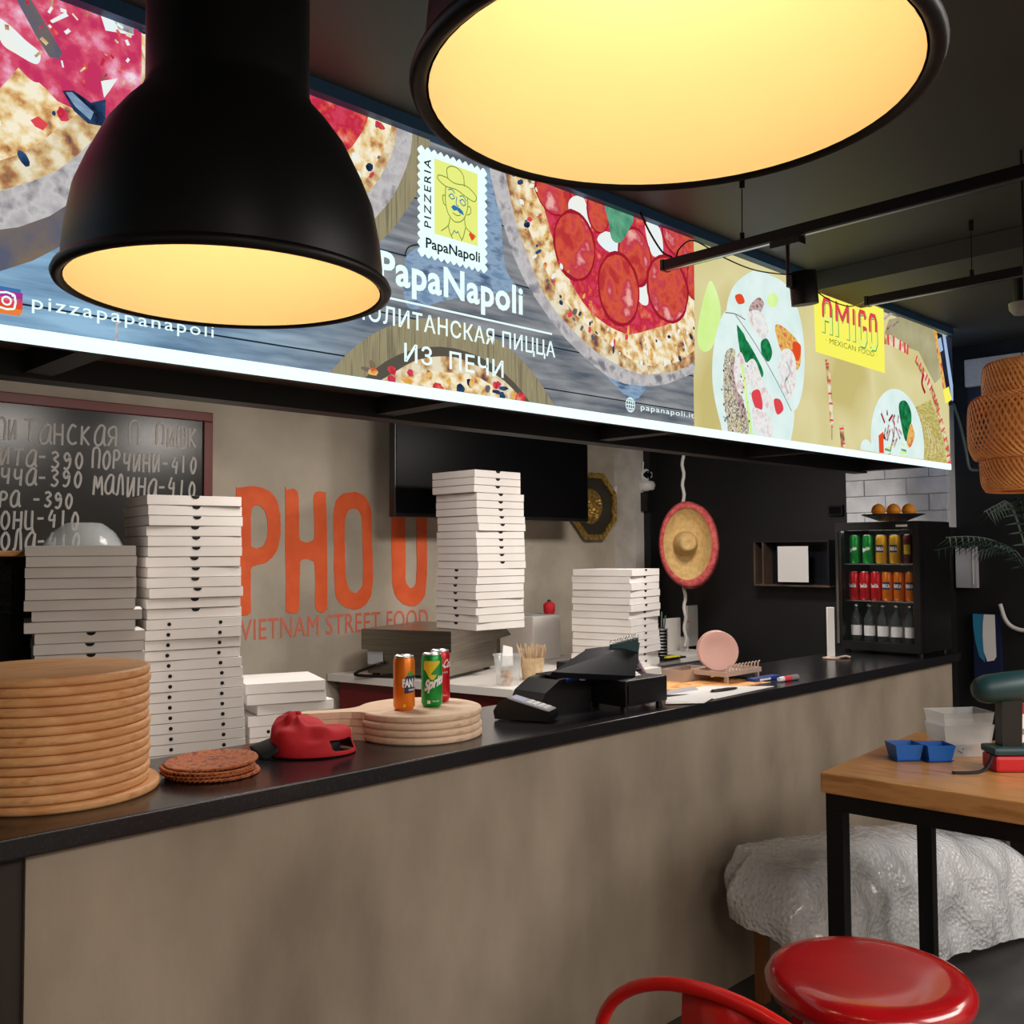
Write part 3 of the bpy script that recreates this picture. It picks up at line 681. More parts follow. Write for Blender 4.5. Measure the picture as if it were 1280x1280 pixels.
cb = MB().tube(smooth_line([(2.69, 1.985, 2.64), onp(850, 310, 1, 2.03), onp(868, 301, 1, 2.05), onp(900, 318, 1, 2.07), onp(940, 335, 1, 2.06), onp(985, 343, 1, 2.05), onp(1003, 346, 1, 2.06)]), .0028, 6).build('cable')if False else MB().tube(smooth_line([onp(845, 322, 1, 2.03), onp(850, 310, 1, 2.03), onp(868, 301, 1, 2.05), onp(905, 322, 1, 2.05), onp(945, 338, 1, 2.05), onp(990, 344, 1, 2.05)]), .0028, 6).build('cable', 'plastic_black')
tag(cb, 'black cable running along the sign top between long track and spotlight', 'cable')
cb = MB().tube(smooth_line([onp(995, 345, 1, 2.05), onp(1012, 357, 1, 2.05), onp(1035, 374, 1, 2.05), onp(1062, 383, 1, 2.04), (3.66, 1.73, 2.64)]), .0028, 6).build('cable', 'plastic_black')
tag(cb, 'black cable sagging across the yellow card to the shorter track', 'cable')
bmn = thing('ceiling_beam', 'boxed dark beam under the ceiling behind the shorter track', 'beam', (4.1, 0, 2.8))
MB().box(3.86, 4.30, -2.6, 2.06, 2.78, ZC-.002).build('beam_box', 'ceiling_paint', bmn, True)
dv = thing('ceiling_sensor', 'small round grey fixture under the ceiling near the rattan lantern', 'sensor', (4.0, 1.12, 2.78))
dv.location = at(1277, 385, 3.9); zz_ = dv.location.z
MB().lathe([(.0, -.03), (.03, -.025), (.045, -.005), (.048, .02)], 24).build('dome', 'marker_grey', dv)
MB().lathe([(.03, .02), (.03, 2.78-zz_)], 16).build('neck', 'plastic_black', dv)

# ------------------------------------------------------------ BACK WALL: lettering
def wall_pt(x, y): return onp(x, y, 1, YB)
def letter(name, shapes, holes=None):
    """flat painted letter: closed outlines cut with hole outlines, raised 3 mm"""
def stroke_letter(name, lines, w):
    mb = MB()
    dd = .002
    for pts in lines:
        P = smooth_line([(p[0], 0, p[1]) for p in pts], 6) if len(pts) > 2 else [Vector((p[0], 0, p[1])) for p in pts]
        dd += .0006
        L = []; R = []
        for i, p in enumerate(P):
            t = (P[min(i+1, len(P)-1)]-P[max(i-1, 0)]).normalized(); n_ = Vector((-t.z, 0, t.x))*(w/2*(1+random.uniform(-.03, .03)))
            L.append(p+n_); R.append(p-n_)
        for i in range(len(P)-1):
            q = [L[i], L[i+1], R[i+1], R[i]]; mb.add([(v.x, YB-dd, v.z) for v in q], [(0, 1, 2, 3)])
        for e in (P[0], P[-1]):
            mb.add([(e.x+w/2*cos(a*pi/8), YB-dd-.0003, e.z+w/2*sin(a*pi/8)) for a in range(16)], [list(range(16))])
    return mb
pho = thing('painted_lettering', 'big orange letters PHO painted on the grey back wall with street food line', 'wall lettering', (3.2, YB, 1.6))
def WZ(x, y): p = wall_pt(x, y); return (p.x, p.z)
def painted(outlines):
    c = bpy.data.curves.new('t', 'CURVE'); c.dimensions = '2D'; c.fill_mode = 'BOTH'; c.extrude = .0015
    for ol in outlines:
        P = smooth_loop([(*WZ(280+x/3.048, 540+y/3.048), 0) for x, y in ol], 4)
        P = [(p.x+random.uniform(-.0025, .0025), p.y+random.uniform(-.0025, .0025)) for p in P]
        sp_ = c.splines.new('POLY'); sp_.points.add(len(P)-1); sp_.use_cyclic_u = True
        for i, p in enumerate(P): sp_.points[i].co = (p[0], p[1], 0, 1)
    o = bpy.data.objects.new('t', c); COL.objects.link(o); bpy.context.view_layer.update(); me = bpy.data.meshes.new_from_object(o)
    m = MB().add([(v.co.x, YB-.002-v.co.z, v.co.y) for v in me.vertices], [list(p.vertices)[::-1] for p in me.polygons])
    bpy.data.objects.remove(o); bpy.data.curves.remove(c); bpy.data.meshes.remove(me); m.build('letter', 'orange_paint', pho, True)
painted([[(45, 230), (52, 214), (75, 209), (110, 207), (160, 218), (195, 250), (211, 300), (215, 370), (205, 440), (172, 488), (125, 508), (104, 516), (101, 545), (102, 670), (95, 693), (75, 700), (52, 694), (45, 670), (45, 450)], [(103, 305), (112, 284), (132, 280), (153, 298), (164, 335), (165, 390), (152, 428), (128, 443), (108, 438), (102, 420)]])
painted([[(232, 245), (240, 222), (260, 215), (277, 224), (283, 250), (286, 390), (294, 414), (318, 420), (338, 412), (345, 390), (341, 260), (346, 234), (365, 225), (384, 234), (389, 262), (393, 640), (392, 672), (375, 688), (353, 680), (347, 650), (344, 510), (335, 490), (315, 483), (298, 488), (289, 510), (287, 650), (282, 684), (262, 692), (242, 682), (236, 650)]])
painted([[(417, 320), (424, 270), (445, 240), (480, 229), (515, 232), (545, 260), (560, 310), (563, 430), (565, 570), (556, 630), (530, 665), (495, 676), (458, 665), (430, 635), (420, 580), (418, 450)], [(460, 345), (468, 308), (485, 293), (505, 294), (520, 315), (527, 370), (528, 560), (520, 595), (497, 613), (474, 593), (464, 545), (460, 450)]])
painted([[(638, 250), (645, 226), (664, 218), (683, 226), (688, 250), (690, 400), (691, 555), (700, 585), (714, 594), (727, 583), (733, 550), (733, 400), (733, 255), (740, 230), (755, 224), (770, 236), (774, 260), (772, 400), (770, 585), (757, 635), (735, 658), (708, 664), (675, 650), (650, 615), (640, 560), (638, 400)]])
tb = MB(); a0 = WZ(300, 803); put_text(tb, 'VIETNAM STREET FOOD', (a0[0], YB-.003, 1.200), X1, Z1, 0, 0, 1.05, WZ(535, 783)[0]-a0[0], .118)
tb.build('small_lettering', 'small_orange', pho, True)

# ------------------------------------------------------------ CHALKBOARD
cbd = thing('chalkboard', 'black chalkboard price list with dark red frame on the back wall', 'chalkboard', (1.6, YB-.03, 1.9))
xR = WZ(262, 600)[0]; zTop = WZ(262, 517)[1]+.0; xL = .35; zB = 1.45; fw = .048
MB().box(xL, xR-fw, YB-.02, YB-.004, zB, zTop-fw).build('board', 'chalkboard', cbd, True)
for b in ((xL, xR, zTop-fw, zTop), (xL, xR, zB-fw, zB), (xR-fw, xR, zB, zTop-fw), (xL-.01, xL+fw-.01, zB, zTop-fw)):
    MB().box(b[0], b[1], YB-.035, YB-.002, b[2], b[3], ch=.004).build('frame_strip', 'frame_red', cbd, True)
G = {'А': [[(.75, .95), (.45, 1), (.1, .6), (.1, .15), (.35, 0), (.65, .2), (.78, .95)], [(.78, .95), (.78, .2), (.95, 0)]], 'Н': [[(.1, 1), (.1, 0)], [(.7, 1), (.7, 0)], [(.1, .5), (.7, .5)]],
     'Т': [[(0, .95), (.8, 1)], [(.4, 1), (.38, 0)]], 'С': [[(.7, .9), (.4, 1), (.12, .6), (.12, .2), (.4, 0), (.75, .1)]], 'К': [[(.1, 1), (.1, 0)], [(.65, 1), (.12, .5)], [(.12, .5), (.7, 0)]],
     'Я': [[(.7, 0), (.7, 1), (.3, .98), (.12, .75), (.3, .5), (.7, .48)], [(.45, .48), (.1, 0)]], 'П': [[(.1, 0), (.12, 1), (.7, 1), (.7, 0)]], 'И': [[(.1, 1), (.1, .1), (.25, .05), (.65, 1)], [(.67, 1), (.67, 0)]],
     'Ц': [[(.1, 1), (.1, .05), (.65, .05)], [(.65, 1), (.65, .05), (.8, -.15)]], 'Ч': [[(.1, 1), (.1, .55), (.3, .42), (.6, .55)], [(.62, 1), (.6, 0)]], 'О': [[(.4, 1), (.12, .7), (.12, .25), (.4, 0), (.68, .3), (.66, .75), (.4, 1)]],
     'Р': [[(.1, 0), (.12, 1)], [(.12, 1), (.5, .98), (.66, .78), (.5, .52), (.12, .5)]], 'М': [[(.02, 0), (.15, 1), (.4, .35), (.7, 1), (.82, 0)]], 'Л': [[(.0, .05), (.2, .1), (.35, 1), (.6, 1), (.7, 0)]],
     'Ш': [[(.05, 1), (.05, .05), (.75, .05), (.75, 1)], [(.4, 1), (.4, .05)]], '3': [[(.1, .9), (.4, 1), (.62, .8), (.3, .55), (.65, .3), (.4, .02), (.08, .12)]], '9': [[(.6, .75), (.35, .98), (.12, .75), (.3, .5), (.6, .7), (.55, .2), (.3, 0), (.1, .1)]],
     '0': [[(.35, 1), (.12, .6), (.15, .2), (.38, 0), (.6, .35), (.6, .75), (.35, 1)]], '4': [[(.35, 1), (.08, .45), (.65, .45)], [(.55, .75), (.5, 0)]], '1': [[(.3, .95), (.28, 0)]], '-': [[(.05, .5), (.6, .52)]], ' ': []}
def chalk(s, x0, y0, x1, h, mb):
    a = WZ(x0, y0); b = WZ(x1, y0); hh = WZ(x0, y0-h)[1]-a[1]; n = len(s); w_ = (b[0]-a[0])/n
    for i, ch in enumerate(s):
        ox = a[0]+w_*i; oz = a[1]+random.uniform(-.006, .006); k = hh*random.uniform(.93, 1.05); sl = random.uniform(0, .06)
        for l in G[ch]:
            P = [(ox+u*w_*.98+v*k*sl, YB-.0215, oz+v*k) for u, v in l]
            mb.tube(smooth_line(P, 4) if len(P) > 2 else P, .0055, 4, smooth=False)
ck = MB()
chalk('ПИ', -6, 549, 22, 24, ck); chalk('ТАНСКАЯ', 28, 552, 147, 26, ck); chalk('П', 158, 556, 176, 26, ck); chalk('ПИШК', 192, 556, 246, 25, ck)
chalk('РИТА-390', -20, 580, 106, 22, ck); chalk('ПОРЧИНИ-410', 112, 586, 246, 23, ck)
chalk('ЧЧА-390', -2, 605, 104, 21, ck); chalk('МАЛИНА-410', 114, 618, 245, 24, ck)
chalk('РА -390', -4, 633, 92, 20, ck); chalk('ОНЦ-410', -2, 660, 100, 24, ck); chalk('ОЛА-410', -2, 688, 101, 23, ck)
for v in ck.v: v.y = YB-.0215+(v.y-(YB-.0215))*.3
ck.build('chalk_writing', 'chalk', cbd, True)

# ------------------------------------------------------------ TV, OCTAGON MIRROR, CAMERA
tv = thing('television', 'large dark television on the back wall above the box stacks', 'television', (4.2, 4.42, 2.3))
MB().box(3.375, 5.035, 4.38, 4.43, 1.862, 2.80, ch=.006).build('housing', 'plastic_black', tv, True)
MB().box(3.39, 5.02, 4.376, 4.381, 1.885, 2.79).build('screen', 'tv_black', tv, True)
MB().box(4.0, 4.4, 4.43, YB-.002, 2.2, 2.5).build('wall_bracket', 'black_metal', tv, True)
oc = thing('octagon_mirror', 'octagonal gold and black wall ornament half hidden by the television', 'wall ornament', (5.42, YB-.03, 1.99))
R8 = .265
def octp(r, y): return [(r*cos(pi/8+k*pi/4), y, r*sin(pi/8+k*pi/4)) for k in range(8)]
MB().prism(octp(R8*.9, 0), (0, .025, 0)).build('back_plate', 'octagon_dark', oc)
for k in range(8):
    a, b = octp(R8, -.005)[k], octp(R8, -.005)[(k+1) % 8]; c_, d_ = octp(R8*.84, -.005)[(k+1) % 8], octp(R8*.84, -.005)[k]
    MB().hexa([a, b, c_, d_]+[(p[0], -.022, p[2]) for p in (a, b, c_, d_)]).build('frame_strip', 'gold', oc)
m = MB().lathe([(.0, .03), (.09, .028), (.12, .015), (.13, 0)], 32)
for k in range(22):
    a = random.uniform(0, 6.28); r = random.uniform(.02, .10); m.lathe([(.0, .05), (.012, .044), (.022, .024)], 8, (r*cos(a), r*sin(a), 0))
m.xf(Matrix.Rotation(radians(90), 4, 'X')); m.v = [v+Vector((-.03, .0, .0)) for v in m.v]; m.build('relief', 'gold', oc)
cc = thing('security_camera', 'white dome security camera with antenna on a wall bracket', 'camera', (5.6, 4.6, 2.1))
A0 = onp(771, 613, 1, YB-.005); C0 = Vector((A0.x+.18, A0.y-.30, A0.z+.01)); C0 = at(808, 606, (C0-EYE).dot(Fw)); cc.location = C0
m = MB(); m.lathe([(.045, 0), (.045, .02)], 20); m.xf(Matrix.Translation(A0-C0+Vector((0, .002, 0))) @ Matrix.Rotation(radians(90), 4, 'X')); m.build('wall_plate', 'white_plastic', cc)
MB().tube([A0-C0+Vector((0, -.01, 0)), Vector((0, .02, -.02))], .014, 10).build('arm', 'white_plastic', cc)
MB().lathe([(.03, -.05), (.06, -.035), (.068, 0), (.058, .02), (.04, .03)], 24).build('base', 'white_plastic', cc)
m = MB().lathe([(0, -.05), (.03, -.042), (.046, -.015), (.046, .02), (.03, .044), (0, .052)], 20, (0, 0, .07)); m.build('dome', 'white_plastic', cc)
m = MB().lathe([(0, .0), (.024, -.004), (.032, -.014)], 16); m.xf(Matrix.Translation((-.03, -.038, .072)) @ Matrix.Rotation(radians(-38), 4, 'Z') @ Matrix.Rotation(radians(90), 4, 'X')); m.build('lens', 'tv_black', cc)
MB().tube([(-.05, 0, .02), (-.035, 0, .17)], .006, 6).build('antenna', 'white_plastic', cc)
ps = MB().box(C0.x-.045, C0.x+.02, 4.43, 4.436, C0.z-.20, C0.z-.05).box(C0.x-.05, C0.x+.03, 4.437, 4.5, C0.z-.2, C0.z-.06)
tag(ps.build('power_adapter', 'plastic_black'), 'black box mounted on the white column under the security camera', 'adapter')

# ------------------------------------------------------------ SOMBRERO ON ROPE
sb = thing('sombrero', 'small straw sombrero with red rim hanging before the black wall', 'hat', at(857, 680, 6.55))
bx, bz = .165, .255
def brim(u, a):
    x, z = bx*u*cos(a), bz*u*sin(a); y = .0
    if u > .55: y = -.09*((u-.55)/.45)**2*(1+.5*cos(a))
    return Vector((x, y, z))
m = MB(); n = 48; us = [0, .3, .5, .65, .78, .88, .95]
for u in us:
    for k in range(n): m.v.append(brim(u, 2*pi*k/n))
for i in range(len(us)-1):
    for k in range(n): m.f.append([i*n+k, i*n+(k+1) % n, (i+1)*n+(k+1) % n, (i+1)*n+k]); m.m.append(0); m.sm.append(True)
m.xf(Matrix.Rotation(VR, 4, 'Z')); m.build('brim', 'sombrero_straw', sb)
m = MB(); us = [.94, 1.0, 1.06, 1.0, .93]; dy = [0, -.012, .01, .03, .02]
for i, u in enumerate(us):
    for k in range(n):
        a = 2*pi*k/n; kk = 1+.9*max(0, cos(a+.35)) if u >= 1 else 1; p = brim(.95, a); q = Vector((cos(a)*bx, 0, sin(a)*bz))*(u-.95)*kk*1.5
        m.v.append(p+q+Vector((0, dy[i], 0)))
for i in range(len(us)-1):
    for k in range(n): m.f.append([i*n+k, i*n+(k+1) % n, (i+1)*n+(k+1) % n, (i+1)*n+k]); m.m.append(0); m.sm.append(True)
m.xf(Matrix.Rotation(VR, 4, 'Z')); m.build('rim_band', 'sombrero_red', sb)
m = MB().lathe([(.082, 0), (.078, .05), (.066, .10), (.05, .135), (.035, .145), (.018, .135), (.0, .128)], 28); m.xf(Matrix.Rotation(VR, 4, 'Z') @ Matrix.Translation((-.005, -.0, .005)) @ Matrix.Rotation(radians(90), 4, 'X')); m.build('crown', 'sombrero_straw', sb)
pR = at(855, 680, 6.585)
rp = []
for k in range(60): z = 1.02+(2.70-1.02)*k/59; rp.append((pR.x+.006*sin(k*1.3), pR.y+.006*cos(k*1.3), z))
rp.append((pR.x, pR.y, ZC-.001))
tag(MB().tube(rp, .012, 6).build('rope', 'rope_white'), 'white twisted rope hanging from the ceiling behind the sombrero', 'rope')

# ------------------------------------------------------------ KITCHEN WORKTOP with oven
wt = thing('worktop_unit', 'white topped work unit with dark red sides behind the bar', 'worktop', (3.9, 4.1, 0))
ring = [(3.14, 4.69), (3.40, 3.46), (3.46, 3.43), (4.66, 3.50), (4.66, 4.69)]
MB().prism([(x, y, .94) for x, y in ring], (0, 0, .04)).build('top', 'white_laminate', wt, True)
ring2 = [(3.20, 4.66), (3.44, 3.52), (4.62, 3.56), (4.62, 4.66)]
MB().prism([(x, y, .05) for x, y in ring2], (0, 0, .888)).build('carcass', 'red_laminate', wt, True)
cu = thing('low_cabinet', 'grey white cabinet along the black wall with two door handles', 'cabinet', (5.2, 4.0, 0))
MB().box(4.70, 5.66, 3.74, 4.40, .94, .98, ch=.004).build('top', 'white_laminate', cu, True)
MB().box(4.72, 5.62, 3.78, 4.40, .06, .938).build('carcass', 'grey_laminate', cu, True)
for x0_, x1_ in ((4.73, 5.05), (5.06, 5.38), (5.39, 5.61)):
    d_ = MB().box(x0_, x1_, 3.763, 3.779, .10, .925).build('door', 'grey_laminate', cu, True)
for x in (4.98, 5.11):
    MB().tube([(x, 3.762, .80), (x, 3.74, .80), (x, 3.74, .90), (x, 3.762, .90)], .006, 6).build('handle', 'chrome', cu, True)
# stainless counter oven with flared lid
ov = thing('steam_table', 'wide brushed steel appliance with flared lid on the white worktop', 'appliance', (3.45, 4.0, .98))
e1 = Vector((3.402, 3.954, 0)); dl = (Vector((3.156, 4.60, 0))-e1); dl.normalize(); dr_ = Vector((-dl.y, dl.x, 0))*-1
def OV(l, r, z): return e1+dl*l+dr_*r+Vector((0, 0, z))
def ovbox(mb, l0, l1, r0, r1, z0, z1): return mb.hexa([OV(l0, r0, z0), OV(l0, r1, z0), OV(l1, r1, z0), OV(l1, r0, z0), OV(l0, r0, z1), OV(l0, r1, z1), OV(l1, r1, z1), OV(l1, r0, z1)])
ovbox(MB(), 0, .50, 0, .60, 1.0, 1.14).build('body', 'steel', ov, True)
m = MB(); m.hexa([OV(-.03, -.02, 1.13), OV(-.03, .74, 1.165), OV(.53, .74, 1.165), OV(.53, -.02, 1.13), OV(-.03, -.02, 1.242), OV(-.03, .62, 1.242), OV(.53, .62, 1.242), OV(.53, -.02, 1.242)])
m.build('lid', 'steel', ov, True)
for l, r in ((.03, .03), (.03, .54), (.46, .03), (.46, .54)): ovbox(MB(), l, l+.03, r, r+.03, .981, 1.0).build('foot', 'plastic_black', ov, True)
m = MB(); m.add([OV(.40, -.004, 1.05), OV(.50, -.004, 1.05), OV(.50, -.004, 1.12), OV(.40, -.004, 1.12)], [(0, 1, 2, 3)]); m.build('sticker', 'paper_grey', ov, True)
m = MB().tube(smooth_line([OV(.40, -.005, 1.06), OV(.42, -.05, 1.05), OV(.55, -.05, 1.00), OV(.50, -.04, .988), OV(.3, -.03, .988)]), .008, 6); m.build('power_lead', 'plastic_black', ov, True)

# ------------------------------------------------------------ PIZZA BOXES
ORD = ['topmost', 'second', 'third', 'fourth', 'fifth', 'sixth', 'seventh', 'eighth', 'ninth', 'tenth', 'eleventh', 'twelfth', 'thirteenth', 'fourteenth', 'fifteenth', 'sixteenth', 'seventeenth', 'eighteenth', 'nineteenth', 'twentieth', 'twenty-first', 'twenty-second', 'twenty-third', 'twenty-fourth', 'twenty-fifth', 'twenty-sixth']
_bx = {}
def box_meshes(s, h, kind):
    k = (s, h, kind)
    if k in _bx: return _bx[k]
    hs = s/2; r = []
    b = MB().box(-hs+.003, hs-.003, -hs+.004, hs-.003, 0, h*.93)
    r.append(('base', b, 'card_inner'))
    l = MB().box(-hs, hs, -hs, hs, h-.003, h-.0005, ch=.0008); l.box(-hs, hs, -hs, -hs+.003, .002, h-.003); l.box(-hs, -hs+.002, -hs+.003, hs, .003, h-.003); l.box(hs-.002, hs, -hs+.003, hs, .003, h-.003); l.box(-hs+.002, hs-.002, hs-.003, hs, .003, h-.003)
    r.append(('lid', l, 'card_white'))
    if kind == 'notch':
        w_ = h*.42; m = MB().prism([(w_*cos(-pi*k_/8), -hs-.0008, h-.0008+w_*.75*sin(-pi*k_/8)) for k_ in range(9)], (0, .0006, 0)); r.append(('tab_hole', m, 'hole_black'))  # flat black half-disc painting the shadow inside the tab opening
    elif kind == 'dots':
        for sx in (-.27, .27): r.append(('vent_hole', MB().prism([(sx*s+.0068*cos(pi*k_/6), -hs-.0008, h*.52+.0068*sin(pi*k_/6)) for k_ in range(12)], (0, .0006, 0)), 'hole_black'))
    _bx[k] = r; return r
_proto = {}
def pizza_box(s, h, kind, loc, rz, label, group):
    k = (s, h, kind)
    if k not in _proto:
        t = thing('pizza_box', label, 'pizza box', loc, rz, group)
        for nm, mb, mt in box_meshes(s, h, kind): mb.build(nm, mt, t)
        _proto[k] = t; return t
    t = dup(_proto[k]); t.location = loc; t.rotation_euler = (0, 0, rz); t['label'] = label; t['group'] = group; return t
def stack(cx, cy, z0, s, h, spec, desc, group, total=None):
    """spec: from the top down: (kind, turn in degrees, dx, dy)"""
    n = len(spec)
    for i, (kind, rz, dx, dy) in enumerate(spec):
        z = z0+(n-1-i)*h
        kd = {'notch': ', half-round tab hole', 'dots': ', two round holes', 'plain': ''}[kind]
        o_ = 'bottom' if i == n-1 else ORD[i]+(' down' if i else '')
        pizza_box(s, h-.0004, kind, (cx+dx, cy+dy, z), radians(rz), f'white pizza box, {o_} in {desc}{kd}', group)
R_ = random.Random(3)
j = lambda a: R_.uniform(-a, a)
p1 = at(117, 800, 3.15+.02)
sp1 = [('plain', -19+j(1), j(.003), j(.003)) for _ in range(6)]+[('plain', -22, .03, .0), ('plain', -18, -.004, 0)]+[('notch', -17+j(1), .022+j(.003), -.005) for _ in range(3)]+[('dots', -16+j(2), .028+j(.004), -.01) for _ in range(11)]
stack(p1.x, p1.y+.12, .93, .325, .0345, sp1, 'the stack behind the round boards', 'pizza boxes stacked behind the round boards')
p2 = at(226, 780, 3.44)
sp2 = [('notch', -9+j(1.2)+(0 if i > 4 else -1), j(.004), j(.004)) for i in range(12)]+[('dots', -11+j(1), j(.004)+.002*i, j(.004)) for i in range(4)]+[('dots', -13-.5*i+j(1), .012+.002*i, -.002*i) for i in range(9)]+[('notch', -16, .025, -.01)]
p2v = p2+Vector((.06, .12, 0))
stack(p2v.x, p2v.y, .93, .33, .0360, sp2, 'the tall stack by the chalkboard', 'pizza boxes in the tall stack by the chalkboard')
p3 = at(362, 870, 3.72)
sp3 = [('plain', -20, -.01, 0), ('plain', -19, -.008, 0), ('plain', -13, .02, .01), ('plain', -20, 0, 0), ('dots', -18, 0, 0), ('dots', -18, 0, 0)]
stack(p3.x+.04, p3.y+.13, .93, .30, .0405, sp3, 'the low stack behind the red cap', 'pizza boxes in the low stack behind the cap')
p4 = at(601, 700, 5.42)
sp4 = [('notch', -1.7+j(1.5)+(2 if i < 3 else 0), (-.035 if i < 3 else 0)+j(.005), j(.005)) for i in range(13)]
sp4b = [('notch', -91+j(2), -.008+j(.005), j(.004)) for i in range(8)]
n4 = 21; h4 = (2.100-1.243)/n4
stack(p4.x, p4.y, 1.243, .345, h4, sp4+sp4b, 'the tall stack on the steel appliance', 'pizza boxes on the steel appliance')
p5 = at(770, 760, 5.85)
sp5 = [('notch', 12+j(2), j(.006), j(.006)) for i in range(14)]
stack(p5.x, p5.y, .98, .385, (1.556-.98)/14, sp5, 'the stack behind the cash register', 'pizza boxes stacked behind the cash register')
# pale bowl behind the boxes
bw = thing('plastic_bowl', 'pale upturned plastic bowl beside the tall box stack by the chalkboard', 'bowl', at(163, 676, 3.42))
bw.location.z = 1.695
bw.location = (p1.x+.03, p1.y+.17, .93+22*.0345+.001)
MB().lathe([(.125, 0), (.12, .012), (.10, .045), (.06, .075), (.05, .078), (.0, .078)], 32).build('shell', 'clear_plastic', bw)
# display case at the left end
dc = thing('display_case', 'steel framed glass display case with wooden top behind the round boards', 'display case', (.7, 3.5, .93))
MB().box(.25, 1.195, 3.52, 3.85, 1.655, 1.675, ch=.003).build('top', 'table_oak', dc, True)
MB().box(.26, 1.19, 3.54, 3.84, 1.63, 1.654).build('top_rail', 'black_metal', dc, True)
MB().box(.26, 1.19, 3.54, 3.84, .931, .96).build('base', 'steel', dc, True)
MB().box(1.12, 1.19, 3.535, 3.58, .96, 1.63).build('post', 'black_metal', dc, True)
MB().box(1.13, 1.19, 3.79, 3.84, .96, 1.63).build('post', 'black_metal', dc, True)
MB().box(.26, .29, 3.54, 3.58, .96, 1.63).build('post', 'black_metal', dc, True)
MB().box(.29, 1.12, 3.542, 3.547, .96, 1.63).build('glass_pane', 'dark_glass', dc, True)
for z in (1.60, 1.565, 1.49, 1.46, 1.20): MB().box(.29, 1.12, 3.55, 3.77 if z != 1.565 else 3.56, z, z+.006).build('shelf', 'alu', dc, True)
MB().box(.29, 1.12, 3.775, 3.79, .96, 1.63).build('rear_panel', 'dark_brown', dc, True)

# ------------------------------------------------------------ ROUND WOODEN BOARDS
def board_mesh(R, h, handle=0):
    m = MB(); b = .006
    m.lathe([(R-b, 0), (R-.002, b*.35), (R, b), (R, h-b), (R-.002, h-b*.35), (R-b, h-.0003)], 64)
    return m
cb_ = at(62, 900, 2.31); cb_.z = 0
bd0 = None
for i in range(14):
    R = .224 if i else .232
    z = 1.10+.0210*i
    lab = 'round wooden pizza board, '+('bottom and widest one' if i == 0 else 'top one' if i == 13 else ORD[13-i]+' down')+' in the tall stack at the counter end'
    if i < 2:
        bd = thing('pizza_board', lab, 'board', (0, 0, 0), 0, 'round boards in the tall stack')
        board_mesh(R, .0205).build('disc', 'board_wood', bd)
    else:
        bd = dup(bd0)
    if i == 1: bd0 = bd
    bd['label'] = lab
    bd.location = (cb_.x+random.uniform(-.004, .004)+(.012 if i == 0 else 0), cb_.y+random.uniform(-.003, .003), z); bd.rotation_euler = (0, 0, random.uniform(-.5, .5))
PBx, PBy = 1.925, 2.375
pd = None
for i in range(4):
    lab = 'round wooden peel board with handle, '+['bottom one', 'second up', 'third up', 'top one'][i]+' under the drink cans'
    if i == 0:
        pd = thing('peel_board', lab, 'board', (PBx, PBy, 1.10), 0, 'peel boards under the cans')
        m = board_mesh(.192, .0208); m.build('disc', 'pale_wood', pd)
        P = []
        for t in range(9): P.append(t/8)
        top = [(.168, .075), (.19, .050), (.215, .034), (.25, .027), (.34, .026), (.362, .017), (.37, 0)]
        ring = [(-x, y, .0004) for x, y in top]+[(-x, -y, .0004) for x, y in top[-2::-1]]
        MB().prism(ring, (0, 0, .0200)).build('handle', 'pale_wood', pd)
        b = pd
    else: b = dup(pd)
    b['label'] = lab; b.location = (PBx+random.uniform(-.003, .003), PBy+random.uniform(-.003, .003), 1.10+.0214*i); b.rotation_euler = (0, 0, radians(-27)+random.uniform(-.012, .012))
ZT = 1.10+.0214*4-.0005
# woven plates
wv = None
for i, (dx, dy, tilt, z) in enumerate(((.0, .0, 0, 1.1005), (-.010, .004, -.6, 1.1092), (-.014, .0, 1, 1.1182), (-.002, .006, -2, 1.1278))):
    lab = 'reddish woven basket plate, '+['bottom one', 'second up', 'third up', 'top tilted one'][i]+' of four on the bar'
    if i == 0:
        wv = thing('woven_plate', lab, 'plate', (0, 0, 0), 0, 'woven plates on the bar')
        MB().lathe([(.0, 0), (.10, .0), (.118, .006), (.121, .012), (.114, .013), (.10, .006), (.0, .005)], 44).build('dish', 'woven_red', wv)
        m = MB()
        for k in range(56):
            a = 2*pi*k/56; m.tube([(.115*cos(a), .115*sin(a), .003), (.1215*cos(a+.05), .1215*sin(a+.05), .006), (.118*cos(a+.1), .118*sin(a+.1), .0125)], .0025, 5)
        m.build('rim_binding', 'woven_red', wv, kind='stuff'); b = wv
    else: b = dup(wv)
    b['label'] = lab; b.location = (1.215+dx, 2.330+dy, z); b.rotation_euler = (radians(tilt), radians(tilt*.4), i*.4); b.scale = (.95, .95, .72)

